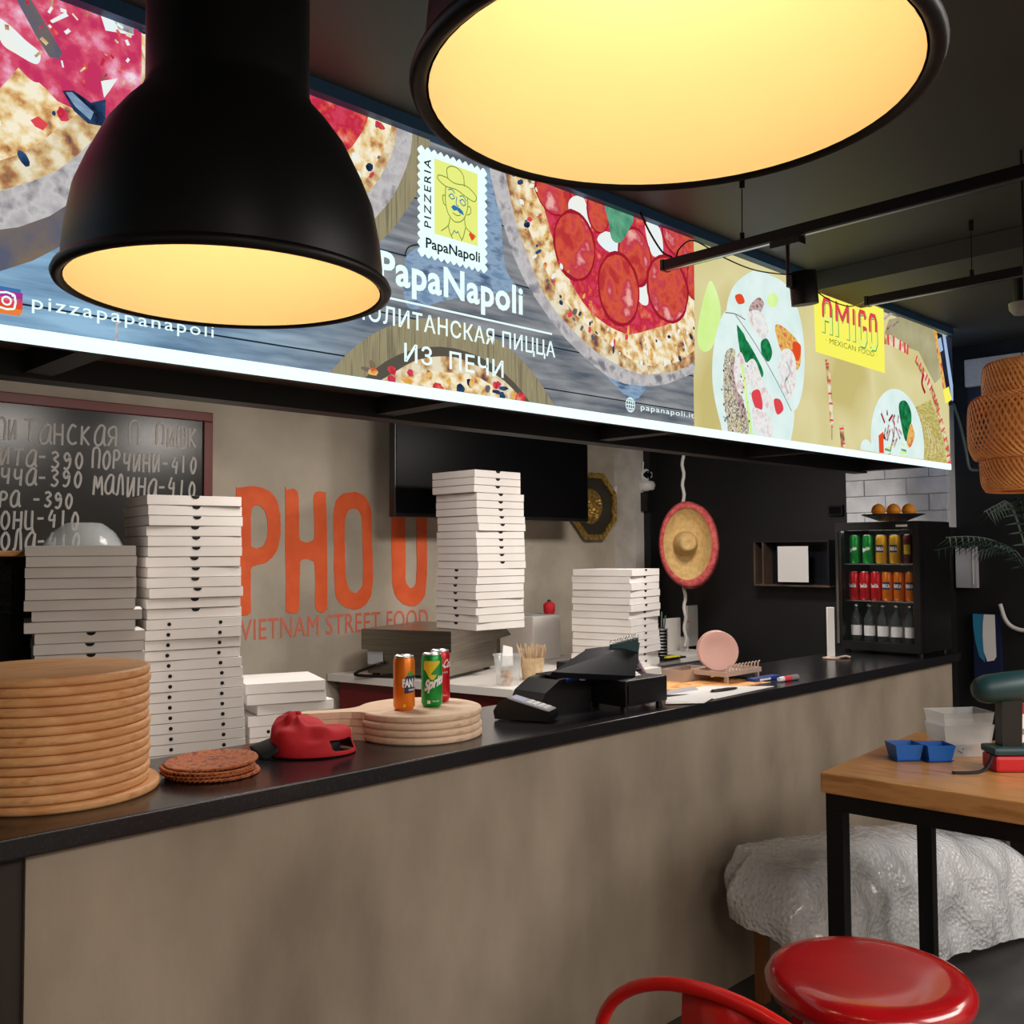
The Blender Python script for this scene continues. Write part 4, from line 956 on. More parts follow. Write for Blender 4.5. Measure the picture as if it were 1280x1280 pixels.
# ------------------------------------------------------------ RED CAP
cap = thing('baseball_cap', 'red baseball cap lying with its adjuster opening towards the bar edge', 'cap', (1.525, 2.372, 1.103))
m = MB(); nU, nV = 48, 14
import mathutils.noise as mn
for i in range(nV+1):
    t = i/nV
    for k in range(nU):
        a = 2*pi*k/nU; r = (.112+.012*cos(a))*cos(t*pi/2)**.62 if t < 1 else 0
        x = r*cos(a)*1.08; y = r*sin(a)*.86; z = .098*sin(t*pi/2)**.85
        x += -.030*t; 
        n_ = mn.noise(Vector((cos(a)*1.6, sin(a)*1.6, t*2.2+3)))*.022*min(1, t*2.5)
        z += n_; z += .018*max(0, -cos(a-.2))*t-.03*max(0, cos(a))*t
        m.v.append(Vector((x+n_*cos(a), y+n_*sin(a), max(z, .0))))
ho = []
for i in range(nV):
    for k in range(nU):
        a = 360*(k+.5)/nU
        if 1 <= i <= 3 and (298 < a < 348): continue
        m.f.append([i*nU+k, i*nU+(k+1) % nU, (i+1)*nU+(k+1) % nU, (i+1)*nU+k]); m.m.append(0); m.sm.append(True)
cm = m.build('crown', 'cap_red', cap)
so = cm.modifiers.new('s', 'SOLIDIFY'); so.thickness = .003; sd = cm.modifiers.new('d', 'SUBSURF'); sd.levels = 1; sd.render_levels = 1
m = MB().lathe([(.0, .002), (.09, .002), (.085, .04), (.05, .055), (.0, .06)], 24, sy=.8); m.build('lining', 'cap_black', cap)
MB().lathe([(.009, 0), (.008, .006), (0, .008)], 12, (-.028, 0, .108)).build('button', 'cap_red', cap)
m = MB(); L_ = 9
for i in range(7):
    for k in range(L_):
        u = -1+2*k/(L_-1); v = i/6
        m.v.append(Vector((-.085-.075*v*math.sqrt(max(0, 1-u*u*.8)), u*.075*(1-.15*v), .050-.028*u*u-.025*v)))
for i in range(6):
    for k in range(L_-1): m.f.append([i*L_+k, i*L_+k+1, (i+1)*L_+k+1, (i+1)*L_+k]); m.m.append(0); m.sm.append(True)
vb = m.build('visor', 'cap_black', cap, label='dark grey visor'); so = vb.modifiers.new('s', 'SOLIDIFY'); so.thickness = .004
cap.rotation_euler = (0, 0, radians(-30))

# ------------------------------------------------------------ DRINK CANS
def wrap(mb, s, r, ac, z, h, width, mi=0, bold=0, italic=0, rise=0):
    v, f = text2d(s, bold); x0 = min(a for a, b in v); x1 = max(a for a, b in v); ky = h/.73; kx = width/(x1-x0); out = []
    for a, b in v:
        x = (a-x0)*kx-width/2+b*ky*italic; q = ac+x/r; zz = z+b*ky+x*rise
        out.append((r*cos(q), r*sin(q), zz))
    mb.add(out, f, mi)
def patch(mb, r, a0, a1, z0, z1, mi, f=None, n=14):
    vs = []; fs = []
    for k in range(n+1):
        t = k/n; a = a0+(a1-a0)*t; lo, hi = (f(t) if f else (z0, z1)); vs += [(r*cos(a), r*sin(a), lo), (r*cos(a), r*sin(a), hi)]
    for k in range(n): fs.append((2*k, 2*k+2, 2*k+3, 2*k+1))
    mb.add(vs, fs, mi)
def can(loc, body, label, art):
    t = thing('drink_can', label, 'drink can', loc, 0, 'drink cans on the peel boards')
    MB().lathe([(.024, 0), (.0285, .004), (.0325, .012), (.0325, .148), (.029, .158)], 36).build('body', body, t)
    MB().lathe([(.029, .158), (.0297, .1625), (.0275, .164), (.026, .160), (.0, .160)], 36).build('lid', 'alu', t)
    m = MB(); art(m); m.build('label_print', ['print_white', 'print_navy', 'print_leaf', 'print_yellow', 'print_green'], t)
    return t
FA = radians(45.5+180+8)   # the side turned to the guests
def fanta(m):
    patch(m, .0328, FA-.50+.5, FA+1.35, 0, 0, 1, lambda t: (.052+.01*t-.02*math.sin(t*pi*.5)*.2, .098+.012*math.sin(t*pi)))
    patch(m, .0328, FA+.25, FA+.95, 0, 0, 2, lambda t: (.104, .106+.014*math.sin(t*pi)))
    wrap(m, 'FANTA', .0331, FA+.72, .072, .024, .060, 0, .05)
    wrap(m, 'ORANGE', .0331, FA+.75, .060, .006, .024, 0, .02)
    patch(m, .0328, FA-.1, FA+.12, .012, .020, 3)
def sprite(m):
    patch(m, .0328, FA-.9, FA+.8, 0, 0, 3, lambda t: (.100+.016*math.cos(t*6), .142))
    patch(m, .03285, FA-.1, FA+.9, 0, 0, 4, lambda t: (.100, .105+.035*t))
    wrap(m, 'Sprite', .0331, FA+.25, .064, .030, .072, 0, .05, .2, .38)
    wrap(m, 'lemon-lime', .0331, FA+.35, .018, .005, .022, 0, .01)
    patch(m, .0328, FA-.5, FA-.2, .012, .022, 0)
def cola(m):
    wrap(m, 'Coca-Cola', .0331, FA+.05, .108, .026, .088, 0, .035, .35, .10); wrap(m, 'ORIGINAL TASTE', .0331, FA+.2, .092, .005, .040, 0, .01); wrap(m, '330 ml', .0331, FA+.4, .020, .005, .020, 0, .01)
can((1.834-.0+.018, 2.334+.022, ZT), 'can_orange', 'orange soda can standing foremost on the peel boards', fanta)
can((1.952, 2.345, ZT), 'can_green', 'green and yellow lemon soda can between the two others', sprite)
can((2.035, 2.405, ZT), 'can_red', 'red cola can half behind the green one on the boards', cola)

# ------------------------------------------------------------ CUPS ON WORKTOP
cp1 = thing('plastic_cup', 'clear plastic tub holding brown sugar cubes on the worktop corner', 'cup', (3.50, 3.60, .98))
MB().lathe_open([(.055, 0), (.072, .15), (.078, .152), (.078, .158)], 36).build('tub', 'clear_plastic', cp1)
m = MB()
for k in range(22):
    a = random.uniform(0, 6.28); r = random.uniform(0, .035); z = .002+.012*(k//4); b_ = MB().box(-.009, .009, -.009, .009, 0, .014); b_.xf(Matrix.Translation((r*cos(a), r*sin(a), z)) @ Matrix.Rotation(a, 4, 'Z')); m.add(b_.v, b_.f)
m.build('sugar_cubes', 'sugar_brown', cp1, kind='stuff')
m = MB().prism([(-.05, -.01, .10), (.02, -.02, .10), (.035, .0, .19), (-.02, .01, .205)], (0, .004, .0)); m.build('napkin', 'paper_white', cp1)
cp2 = thing('stir_stick_cup', 'white cup crowded with wooden stir sticks on the worktop', 'cup', (3.74, 3.66, .98))
MB().lathe_open([(.05, 0), (.066, .12)], 30).build('cup', 'straw_tan', cp2)
m = MB()
for k in range(60):
    a = random.uniform(0, 6.28); r = random.uniform(.01, .045); q = 1.9; m.tube([(r*cos(a), r*sin(a), .01), (r*q*cos(a), r*q*sin(a), random.uniform(.16, .19))], .0035, 4)
m.build('stir_sticks', 'straw_tan', cp2, kind='stuff')
sbx = thing('white_cube_box', 'plain beige white box standing between the two far stacks', 'box', (4.44, 4.34, .98))
B1 = onp(663, 822, 2, .98); 
m = MB(); w1, w2 = .25, .30; m.box(-w1/2, w1/2, -w2/2, w2/2, 0, .275, ch=.006)
m.build('carton', 'card_white', sbx); sbx.rotation_euler = (0, 0, radians(0)); sbx.location = (4.50, 4.42, .9805)
MB().box(-.10, .10, -.12, .12, .276, .280).build('top_sheet', 'paper_grey', sbx)
rb = thing('red_container', 'small dark red container on the beige white box', 'container', (4.60, 4.36, 1.261))
MB().lathe([(.03, 0), (.038, .02), (.038, .06), (.025, .075), (.0, .078)], 20).build('pot', 'cap_red', rb)
MB().lathe([(.012, .078), (.012, .09), (0, .092)], 12).build('cap', 'plastic_black', rb)
rb.location = (4.585, 4.33, 1.2610)

# ------------------------------------------------------------ CARD TERMINAL, PRINTER, REGISTER
ct = thing('card_terminal', 'small black card payment terminal with grey keypad on the bar', 'card terminal', (2.335, 2.31, 1.10))
prof = [(-.10, .004), (-.105, .03), (-.085, .062), (-.06, .074), (.09, .0365), (.098, .026), (.09, .004)]
m = MB().prism([(x, -.042, z) for x, z in prof], (0, .084, 0)); m.build('body', 'plastic_black', ct)
m = MB().hexa([(-.055, -.038, .0725), (.09, -.038, .0372), (.09, .038, .0372), (-.055, .038, .0725), (-.053, -.036, .0765), (.088, -.036, .0412), (.088, .036, .0412), (-.053, .036, .0765)])
fp = m.build('faceplate', 'key_grey', ct, label='silver faceplate')
sl = (.0412-.0765)/.141
def onface(x, dz): return .0765+(x+.053)*sl+dz
MB().hexa([(-.046, -.028, onface(-.046, 0)), (-.005, -.028, onface(-.005, 0)), (-.005, .028, onface(-.005, 0)), (-.046, .028, onface(-.046, 0))]+[(x, y, onface(x, .0012)) for x, y in ((-.046, -.028), (-.005, -.028), (-.005, .028), (-.046, .028))]).build('screen', 'screen_grey', ct)
for r in range(4):
    for c in range(3):
        x = .008+r*.019; y = -.027+c*.02
        MB().hexa([(xx, yy, onface(xx, 0)) for xx, yy in ((x, y), (x+.013, y), (x+.013, y+.014), (x, y+.014))]+[(xx, yy, onface(xx, .003)) for xx, yy in ((x, y), (x+.013, y), (x+.013, y+.014), (x, y+.014))]).build('key', 'white_plastic', ct)
ct.rotation_euler = (0, 0, radians(-66))
pr = thing('receipt_printer', 'rounded black receipt printer between card terminal and register', 'printer', (2.56, 2.40, 1.10))
prof = [(-.14, .0), (-.145, .03), (-.12, .075), (-.05, .112), (.02, .122), (.10, .122), (.12, .10), (.12, 0)]
m = MB().prism([(x, -.075, z) for x, z in prof], (0, .15, 0)); m.build('housing', 'plastic_black', pr)
MB().box(-.04, .06, -.05, .05, .1225, .126, ch=.001).build('lid', 'plastic_dark', pr)
MB().tube([(-.02, -.078, .108), (.11, -.078, .118)], .008, 8).build('edge_reflection', 'pen_blue', pr, label='painted blue reflection along the edge')  # blue tube painting the bluish reflection on the black housing
cd = thing('cash_drawer', 'wide flat black cash drawer on small feet under the till', 'cash drawer', (2.76, 2.35, 1.10))
MB().box(-.07, .17, -.175, .18, .014, .105, ch=.003).build('body', 'plastic_black', cd)
MB().box(-.06, .16, -.179, -.1752, .022, .088).build('drawer_front', 'plastic_black', cd)
for x in (-.055, .145):
    for y in (-.155, .15): MB().lathe([(.012, .0003), (.012, .014)], 12, (x, y, 0)).build('foot', 'plastic_black', cd)
po = thing('till_screen', 'black slanted till screen standing on the cash drawer', 'monitor', (2.78, 2.35, 1.205))
q = lambda x, y, Y: onp(x, y, 1, Y)
a_, b_, c_, d_ = q(690, 840, 2.22), q(734, 811, 2.36), q(800, 803, 2.36), q(794, 845, 2.22)
nrm = (b_-a_).cross(d_-a_).normalized()*.022
if nrm.y < 0: nrm = -nrm
MB().hexa([a_, d_, d_+nrm, a_+nrm, b_, c_, c_+nrm, b_+nrm]).build('screen_panel', 'plastic_dark', po, True)
MB().box(2.62, 2.82, 2.30, 2.44, 1.206, 1.26).build('stand', 'plastic_black', po, True)
MB().hexa([(2.60, 2.24, 1.206), (2.86, 2.24, 1.206), (2.86, 2.36, 1.206), (2.60, 2.36, 1.206), (2.66, 2.375, 1.27), (2.88, 2.375, 1.27), (2.88, 2.41, 1.27), (2.66, 2.41, 1.27)]).build('stand', 'plastic_black', po, True)
MB().tube([b_+nrm*.5+Vector((0, 0, .003)), c_+nrm*.5+Vector((0, 0, .003))], .006, 8).build('top_edge_shine', 'pen_blue', po, True, label='painted blue shine on the top edge')  # coloured tube in place of the blue shine on the panel edge
nb = thing('spiral_notebook', 'small wire bound notebook propped behind the till screen', 'notebook', (2.93, 2.43, 1.205))
t0, t1 = at(765, 806, 3.62), at(798, 797, 3.7)
dn = Vector((0, 0, -.10))
MB().hexa([t0+dn, t1+dn, t1+dn+Vector((.0, .012, 0)), t0+dn+Vector((0, .012, 0)), t0, t1, t1+Vector((0, .012, 0)), t0+Vector((0, .012, 0))]).build('cover', 'drill_green', nb, True)
m = MB()
for k in range(9):
    c = t0+(t1-t0)*((k+.5)/9)+Vector((0, .006, .004)); m.tube([c+Vector((.003*sin(t*pi/5), .011*cos(t*pi/5), .011*sin(t*pi/5))) for t in range(10)], .0015, 5, closed=True)
m.build('wire_coil', 'chrome', nb, True)
MB().box(t1.x-.07, t1.x+.01, t1.y-.005, t1.y+.03, 1.2055, t0.z-.099).build('prop', 'plastic_black', nb, True)
mg = thing('folded_magazine', 'bent glossy magazine with purple picture behind the cash drawer', 'magazine', (3.0, 2.52, 1.10))
M0 = at(806, 835, 3.95)
m = MB(); 
for i in range(9):
    t = i/8; m.v += [Vector((M0.x-.06+.11*t, M0.y, 1.10+.14*(1-t)**.8+.001)), Vector((M0.x-.06+.11*t, M0.y+.05, 1.10+.14*(1-t)**.8+.001))]
for i in range(8): m.f.append([2*i, 2*i+2, 2*i+3, 2*i+1]); m.m.append(0); m.sm.append(True)
o = m.build('pages', 'magazine', mg, True); so = o.modifiers.new('s', 'SOLIDIFY'); so.thickness = .004; so.offset = 1

# ------------------------------------------------------------ PAPERS, RACK, PENS
def sheet(name, pts, z, mt, label, cat, th=.0012):
    P = [onp(x, y, 2, z) for x, y in pts]; c = sum(P, Vector())/len(P); t = thing(name, label, cat, (c.x, c.y, z))
    MB().prism([p for p in P], (0, 0, th)).build('sheet', mt, t, True); return t
sheet('placemat', [(806, 862), (835, 850), (884, 845), (962, 853), (900, 864)], 1.1005, 'place_orange', 'orange printed placemat lying under the white papers', 'placemat')
sheet('paper_sheet', [(815, 869), (880, 858), (968, 858), (893, 874), (862, 868)], 1.1020, 'paper_white', 'large white printed sheet spread on the orange placemat', 'paper')
sheet('paper_sheet', [(833, 872), (880, 866), (890, 873), (880, 879), (832, 880)], 1.1034, 'paper_white', 'small white receipt beside the cash drawer foot', 'paper')
t = sheet('flyer', [(832, 864), (868, 858), (873, 862), (835, 868)], 1.1034, 'paper_grey', 'narrow grey flyer near the cash drawer', 'paper')
kf = thing('knife_sheath', 'flat black oval tool lying on the white sheet', 'utensil', onp(905, 863, 2, 1.104))
m = MB().lathe([(.0, 0), (.9, 0), (1, .4), (.9, .8), (.0, 1)], 28); m.v = [Vector((v.x*.085, v.y*.018, v.z*.008)) for v in m.v]; m.build('blade_cover', 'plastic_black', kf); kf.rotation_euler = (0, 0, radians(-5))
MB().box(-.075, .03, -.004, .004, .008, .0095).build('rib', 'plastic_dark', kf)
rk = thing('dish_rack', 'beige plastic dish rack holding pink plates on the bar', 'dish rack', (3.66, 2.40, 1.10))
m = MB(); m.box(-.14, .14, -.09, -.08, .03, .05); m.box(-.14, .14, .08, .09, .03, .05); m.box(-.14, -.13, -.08, .08, .03, .05); m.box(.13, .14, -.08, .08, .03, .05); m.box(-.13, .13, -.08, .08, .030, .035); m.build('tray', 'rack_beige', rk)
for k in range(10):
    x = -.12+.026*k; MB().tube([(x, -.087, .045), (x, -.09, .075), (x+.012, -.09, .078)], .0035, 5).build('prong', 'rack_beige', rk)
for x in (-.12, .12):
    for y in (-.08, .08): MB().box(x-.007, x+.007, y-.007, y+.007, .0003, .03).build('leg', 'rack_beige', rk)
for i, (dx, lab) in enumerate(((0, 'pink round plate standing in front in the dish rack'), (.03, 'pink round plate standing behind the other in the rack'))):
    pt = thing('plate', lab, 'plate', (3.66-.03+dx, 2.42+dx, 1.135), 0, 'pink plates in the rack')
    m = MB().lathe([(.0, 0), (.055, .0), (.082, .010), (.087, .014), (.082, .015), (.055, .006), (.0, .005)], 36); m.xf(Matrix.Translation((0, 0, .088)) @ Matrix.Rotation(VR+radians(-4), 4, 'Z') @ Matrix.Rotation(radians(80), 4, 'X')); m.build('dish', 'plate_pink', pt)
rk2 = thing('utensil_tray', 'shallow beige tray behind the dish rack', 'tray', (3.55, 2.53, 1.10))
m = MB().box(-.10, .10, -.05, .05, .0005, .006); m.box(-.10, .10, -.055, -.05, .0005, .05); m.box(-.10, .10, .05, .055, .0005, .05); m.box(-.105, -.10, -.055, .055, .0005, .05); m.box(.10, .105, -.055, .055, .0005, .05); m.build('tray', 'rack_beige', rk2)
pn = thing('pen_box', 'flat blue pen case lying near the bar edge', 'pen case', onp(962, 851, 2, 1.10))
MB().box(-.09, .10, -.022, .022, .0005, .016, ch=.003).build('case', 'pen_blue', pn)
MB().box(-.06, .02, -.024, -.0222, .004, .012).build('label_strip', 'print_white', pn); pn.rotation_euler = (0, 0, radians(-3)); pn.location.y += .03
mk = thing('marker', 'pink and grey marker pen lying beside the blue pen case', 'marker', onp(992, 848, 2, 1.112))
m = MB().tube([(-.045, 0, 0), (.005, 0, 0)], .0115, 12); m.build('barrel', 'marker_pink', mk); MB().tube([(.005, 0, 0), (.055, 0, 0), (.062, 0, 0)], [.0125, .0125, .008], 12).build('cap', 'marker_grey', mk); MB().tube([(-.075, 0, 0), (-.045, 0, 0)], [.009, .0115], 12).build('tip', 'print_white', mk)
mk.rotation_euler = (0, 0, radians(-6)); mk.location.y += .02; mk.location.z = 1.1122
sk = thing('white_candle', 'white upright stick on a small base near the drinks fridge', 'candle', (4.72, 2.46, 1.10))
MB().box(-.017, .017, -.014, .014, .012, .265, ch=.003).build('stick', 'white_plastic', sk)
MB().lathe([(.04, .0004), (.045, .006), (.02, .012)], 20).build('base', 'rack_beige', sk); sk.rotation_euler = (0, 0, VR)
MB().tube([(.03, 0, .006), (.08, .01, .012), (.10, 0, .006)], .006, 6).build('base_cord', 'rack_beige', sk)

# ------------------------------------------------------------ THINGS ON THE LOW CABINET
pcup = thing('pen_cup', 'wire pen cup with pens on the low cabinet', 'pen cup', (4.93, 3.86, .98))
for k in range(9): MB().tube([(.045*cos(t*pi/10), .045*sin(t*pi/10), .012+.02*k) for t in range(20)], .003, 5, closed=True).build('wire_ring', 'alu', pcup)
MB().lathe_open([(.041, .001), (.041, .17)], 20).build('liner', 'plastic_dark', pcup)
for dx, dy in ((.02, .01), (-.02, .01), (0, -.02)): MB().tube([(dx*.5, dy*.5, .02), (dx*2, dy*2, .26+dx)], .005, 6).build('pen', 'leaf_pale', pcup)
yp = thing('note_pad', 'yellow topped black tray holding a pad on the low cabinet', 'note pad', (4.97, 3.80, .98))
pcup.location = at(826, 812, 6.15); pcup.location.z = .995; yp.location = (pcup.location.x+.03, pcup.location.y, .98)
MB().box(-.10, .14, -.07, .07, .0005, .012).build('tray', 'plastic_black', yp); MB().box(-.06, .08, -.068, -.048, .0122, .022).build('pad', 'yellow_pad', yp)
for i, (px, w_, hh, lab, yy) in enumerate(((842, .17, .22, 'shorter white panel leaning on the low cabinet beside the pen cup', 4.02), (871, .20, .29, 'taller white panel standing on the low cabinet near the rope', 4.10))):
    c = onp(px, 812, 1, yy); t = thing('display_board', lab, 'board', (c.x, yy, .98)); MB().box(-w_/2, w_/2, 0, .02, .0005, hh, ch=.002).build('board', 'white_laminate', t); MB().box(-w_/2+.01, w_/2-.01, .02, .05, .0005, .02).build('stand', 'white_plastic', t)
fl = thing('flower_glass', 'clear glass with a red and orange flower on the low cabinet', 'vase', (onp(855, 806, 1, 3.92).x, 3.92, .98))
MB().lathe_open([(.03, .001), (.036, .10)], 20).build('glass', 'clear_plastic', fl)
MB().tube([(0, 0, .01), (.01, 0, .12), (.03, .0, .19)], .004, 5).build('stem', 'print_leaf', fl)
m = MB().lathe([(0, -.015), (.02, 0), (0, .018)], 10, (.03, 0, .20)); m.build('blossom', 'marker_pink', fl)
m = MB().lathe([(0, .02), (.022, .045), (.012, .075), (0, .08)], 10); m.build('petals', 'can_orange', fl)

# ------------------------------------------------------------ DRINKS FRIDGE
fr = thing('drinks_fridge', 'black glass-door drinks fridge at the far end of the bar', 'fridge', (5.27, 2.37, 1.10))
x0, x1, y0, y1, z0, z1 = 5.05, 5.455, 2.135, 2.60, 1.1005, 1.81
m = MB(); m.box(x0+.05, x1, y0, y0+.02, z0+.02, z1); m.box(x0+.05, x1, y1-.02, y1, z0+.02, z1); m.box(x1-.02, x1, y0+.02, y1-.02, z0+.02, z1); m.box(x0+.05, x1-.02, y0+.02, y1-.02, z1-.04, z1); m.box(x0+.05, x1-.02, y0+.02, y1-.02, z0+.02, z0+.06)
m.build('cabinet', 'plastic_black', fr, True)
m = MB(); m.box(x1-.028, x1-.021, y0+.021, y1-.021, z0+.061, z1-.041); m.build('liner', 'white_plastic', fr, True)
d_ = MB(); d_.box(x0+.008, x0+.045, y0, y0+.035, z0+.02, z1); d_.box(x0+.008, x0+.045, y1-.035, y1, z0+.02, z1); d_.box(x0+.008, x0+.045, y0+.035, y1-.035, z1-.045, z1); d_.box(x0+.008, x0+.045, y0+.035, y1-.035, z0+.02, z0+.065)
door = d_.build('door', 'plastic_black', fr, True)
MB().box(x0+.018, x0+.024, y0+.035, y1-.035, z0+.065, z1-.045).build('glass_pane', 'glass', fr, True)
MB().box(x0, x0+.008, y1-.02, y1-.006, z0+.05, z1-.05).build('handle', 'chrome', fr, True)
MB().box(x0+.004, x0+.0079, y0+.06, y0+.12, z1-.03, z1-.018).build('badge', 'print_white', fr, True)
sh = (z0+.062, z0+.285, z0+.485)
for z in sh[1:]: MB().box(x0+.055, x1-.03, y0+.022, y1-.022, z-.006, z).build('shelf', 'alu', fr, True)
for x in (x0+.07, x1-.03):
    for y in (y0+.03, y1-.03): MB().lathe([(.015, 0), (.015, .02)], 10, (x, y, z0)).build('foot', 'plastic_black', fr, True)
l = bpy.data.lights.new('fridge_lamp', 'AREA'); l.shape = 'RECTANGLE'; l.size = .02; l.size_y = .34; l.energy = .17; l.color = (1, .95, .85)
o = bpy.data.objects.new('fridge_lamp', l); COL.objects.link(o); o.location = (x0+.06, 2.385, z1-.045); o.rotation_euler = (0, radians(35), 0)
fc = {}
def fridge_can(col, y, row, lab, x=None):
    if col not in fc:
        t = thing('soda_can', lab, 'drink can', (0, 0, 0), 0, 'cans in the drinks fridge')
        MB().lathe([(.024, 0), (.0295, .006), (.0295, .140), (.025, .152)], 22).build('body', col, t); MB().lathe([(.025, .152), (.026, .155), (.0, .153)], 22).build('lid', 'alu', t)
        m = MB(); 
        if col != 'can_dark':
            s_ = {'can_green': 'Sprite', 'can_red': 'Coca-Cola', 'can_orange': 'FANTA', 'can_yellow': 'FANTA'}[col]
            if s_ == 'FANTA': patch(m, .0298, pi-.75, pi+.75, .06, .10, 1)
            wrap(m, s_, .0300, pi, .07, .020, .045, 0, .05, rise=.3 if s_ == 'Sprite' else 0)
        else: patch(m, .0298, pi-.6, pi+.6, .05, .10, 3)
        m.build('label_print', ['print_white', 'print_navy', 'print_leaf', 'print_yellow'], t)
        fc[col] = t
    else: t = dup(fc[col])
    t['label'] = lab; t.location = (x or x0+.10, y, sh[row]+.0005); return t
ys = [y1-.07-.0755*k for k in range(5)]
ON = ['farthest', 'second', 'middle', 'fourth', 'nearest']
names = [('can_green', 'green soda can'), ('can_green', 'green soda can'), ('can_yellow', 'yellow soda can'), ('can_yellow', 'yellow soda can'), ('can_dark', 'dark red soda can')]
PO = ['leftmost', 'second from the left', 'middle', 'second from the right', 'rightmost']
for k in range(5): fridge_can(names[k][0], ys[k], 2, f'{names[k][1]} on the top fridge shelf, {PO[k]}')
ys6 = [y1-.062-.0635*k for k in range(6)]
PO6 = ['leftmost', 'second from the left', 'third from the left', 'third from the right', 'second from the right', 'rightmost']
for k in range(6): c = ('can_red', 'red cola can') if k < 3 else ('can_orange', 'orange soda can'); fridge_can(c[0], ys6[k], 1, f'{c[1]} on the middle fridge shelf, {PO6[k]}')
bt = None
for k in range(5):
    if bt is None:
        bt = thing('bottle', '', 'bottle', (0, 0, 0), 0, 'bottles in the drinks fridge')
        MB().lathe([(.026, 0), (.029, .006), (.029, .115), (.022, .14), (.012, .16), (.012, .19)], 22).build('glass', 'bottle_glass', bt)
        MB().lathe([(.0135, .188), (.0135, .204), (0, .205)], 16).build('cap', 'alu', bt)
        m = MB().lathe_open([(.0293, .03), (.0293, .085)], 22); m.build('label_band', 'print_white', bt); b = bt
    else: b = dup(bt)
    b['label'] = f'white labelled drink bottle on the bottom fridge shelf, {PO[k]}'; b.location = (x0+.10, ys[k], sh[0]+.0005)
# plate of oranges
op = thing('dark_plate', 'wide dark plate on top of the drinks fridge', 'plate', (5.22, 2.36, 1.8105))
MB().lathe([(.0, 0), (.07, .0), (.10, .012), (.155, .032), (.158, .035), (.10, .018), (.0, .006)], 44).build('dish', 'plate_dark', op)
c_p = at(1116, 645, 5.12); op.location = (c_p.x, c_p.y, 1.8105)
for i, (px, lab) in enumerate(((1098, 'orange fruit nearest the dark pillar side of the plate'), (1117, 'orange fruit between two others on the dark plate'), (1136, 'orange fruit at the front edge of the dark plate'))):
    p = at(px, 635, 5.10); t = thing('orange', lab, 'fruit', (p.x, p.y, op.location.z+.016), 0, 'oranges on the dark plate')
    MB().lathe([(0, 0), (.014, .003), (.027, .014), (.036, .034), (.036, .04), (.028, .060), (.014, .071), (.0, .073)], 24).build('peel', 'orange_fruit', t); MB().lathe([(.004, .072), (.003, .075)], 8).build('stem', 'print_leaf', t)

# ------------------------------------------------------------ RIGHT WALL THINGS
nc = thing('wall_niche', 'dark open cupboard in the black wall with lighter bottom edge', 'cupboard', (RX-.02, 3.3, 1.6))
A = onp(942, 682, 0, RX-.12); Bq = onp(1037, 732, 0, RX-.12); ya, yb, za, zb_ = Bq.y, A.y, Bq.z, A.z+.02
MB().box(RX-.12, RX-.001, ya, yb, za-.012, za).build('bottom', 'brown_panel', nc, True, label='brown lower edge')
MB().box(RX-.12, RX-.001, ya, yb, zb_, zb_+.012).build('top', 'black_paint', nc, True)
for y in (ya, yb-.01, yb-.075): MB().box(RX-.12, RX-.001, y, y+.012, za, zb_).build('side', 'brown_panel' if y > ya else 'plastic_dark', nc, True)
MB().box(RX-.01, RX-.001, ya, yb, za, zb_).build('back', 'plastic_dark', nc, True)
pa_ = onp(972, 683, 0, RX-.13); pb_ = onp(1011, 728, 0, RX-.13)
t = thing('paper_notice', 'white paper notice taped across the dark wall cupboard', 'notice', (RX-.13, pa_.y, pb_.z))
MB().box(RX-.132, RX-.13, pb_.y, pa_.y, pb_.z, pa_.z).build('sheet', 'paper_white', t, True)
t = thing('small_screen', 'small dark panel high on the black wall beside the fridge', 'screen', (RX, 2.9, 1.9))
s1, s2 = onp(1035, 632, 0, RX-.03), onp(1053, 644, 0, RX-.03); MB().box(RX-.03, RX-.001, s2.y, s1.y, s2.z, s1.z).build('panel', 'marker_grey' if 0 else 'plastic_dark', t, True)
MB().box(RX-.035, RX-.03, s2.y+.01, s1.y-.01, s2.z+.01, s1.z-.01).build('display', 'key_grey' if 0 else 'tv_black', t, True)
# paper notices on the dark wall
s1, s2 = onp(1194, 682, 0, RX-.02), onp(1221, 735, 0, RX-.02)
t = thing('wall_notice', 'grey white notice in plastic sleeve on the dark wall past the fridge', 'notice', (RX-.02, s1.y, s2.z)); MB().box(RX-.02, RX+.018, s2.y, s1.y, s2.z, s1.z).build('sleeve', 'paper_grey', t, True)
MB().box(RX-.024, RX-.0205, s2.y+.02, s1.y-.1, s2.z+.02, s1.z-.02).build('sheet', 'paper_white', t, True); m = MB().box(RX-.028, RX-.0245, (s1.y+s2.y)/2-.02, (s1.y+s2.y)/2+.02, s1.z-.012, s1.z); m.build('clip', 'chrome', t, True)
s1, s2 = onp(1216, 766, 0, RX-.02), onp(1246, 836, 0, RX-.02)
t = thing('info_poster', 'blue poster with a white rounded panel on the dark wall', 'poster', (RX-.02, s1.y, s2.z)); MB().box(RX-.02, RX+.018, s2.y-.02, s1.y, s2.z-.12, s1.z).build('sheet', 'navy_print', t, True)
w_ = s1.y-s2.y; hh = s1.z-s2.z
MB().prism([(RX-.0215, s1.y-u*w_, s2.z+v*hh) for u, v in ((0, .98), (.5, .98), (.42, .6), (.5, .1), (.25, .2), (.1, .45), (0, .75))], (.001, 0, 0)).build('blue_curve', 'blue_print', t, True)
MB().prism([(RX-.023, s1.y-u*w_, s2.z+v*hh) for u, v in ((.5, .98), (.98, .98), (1.0, .22), (.9, .15), (.6, .12), (.45, .3), (.42, .6), (.44, .8))], (.001, 0, 0)).build('white_panel', 'paper_white', t, True)
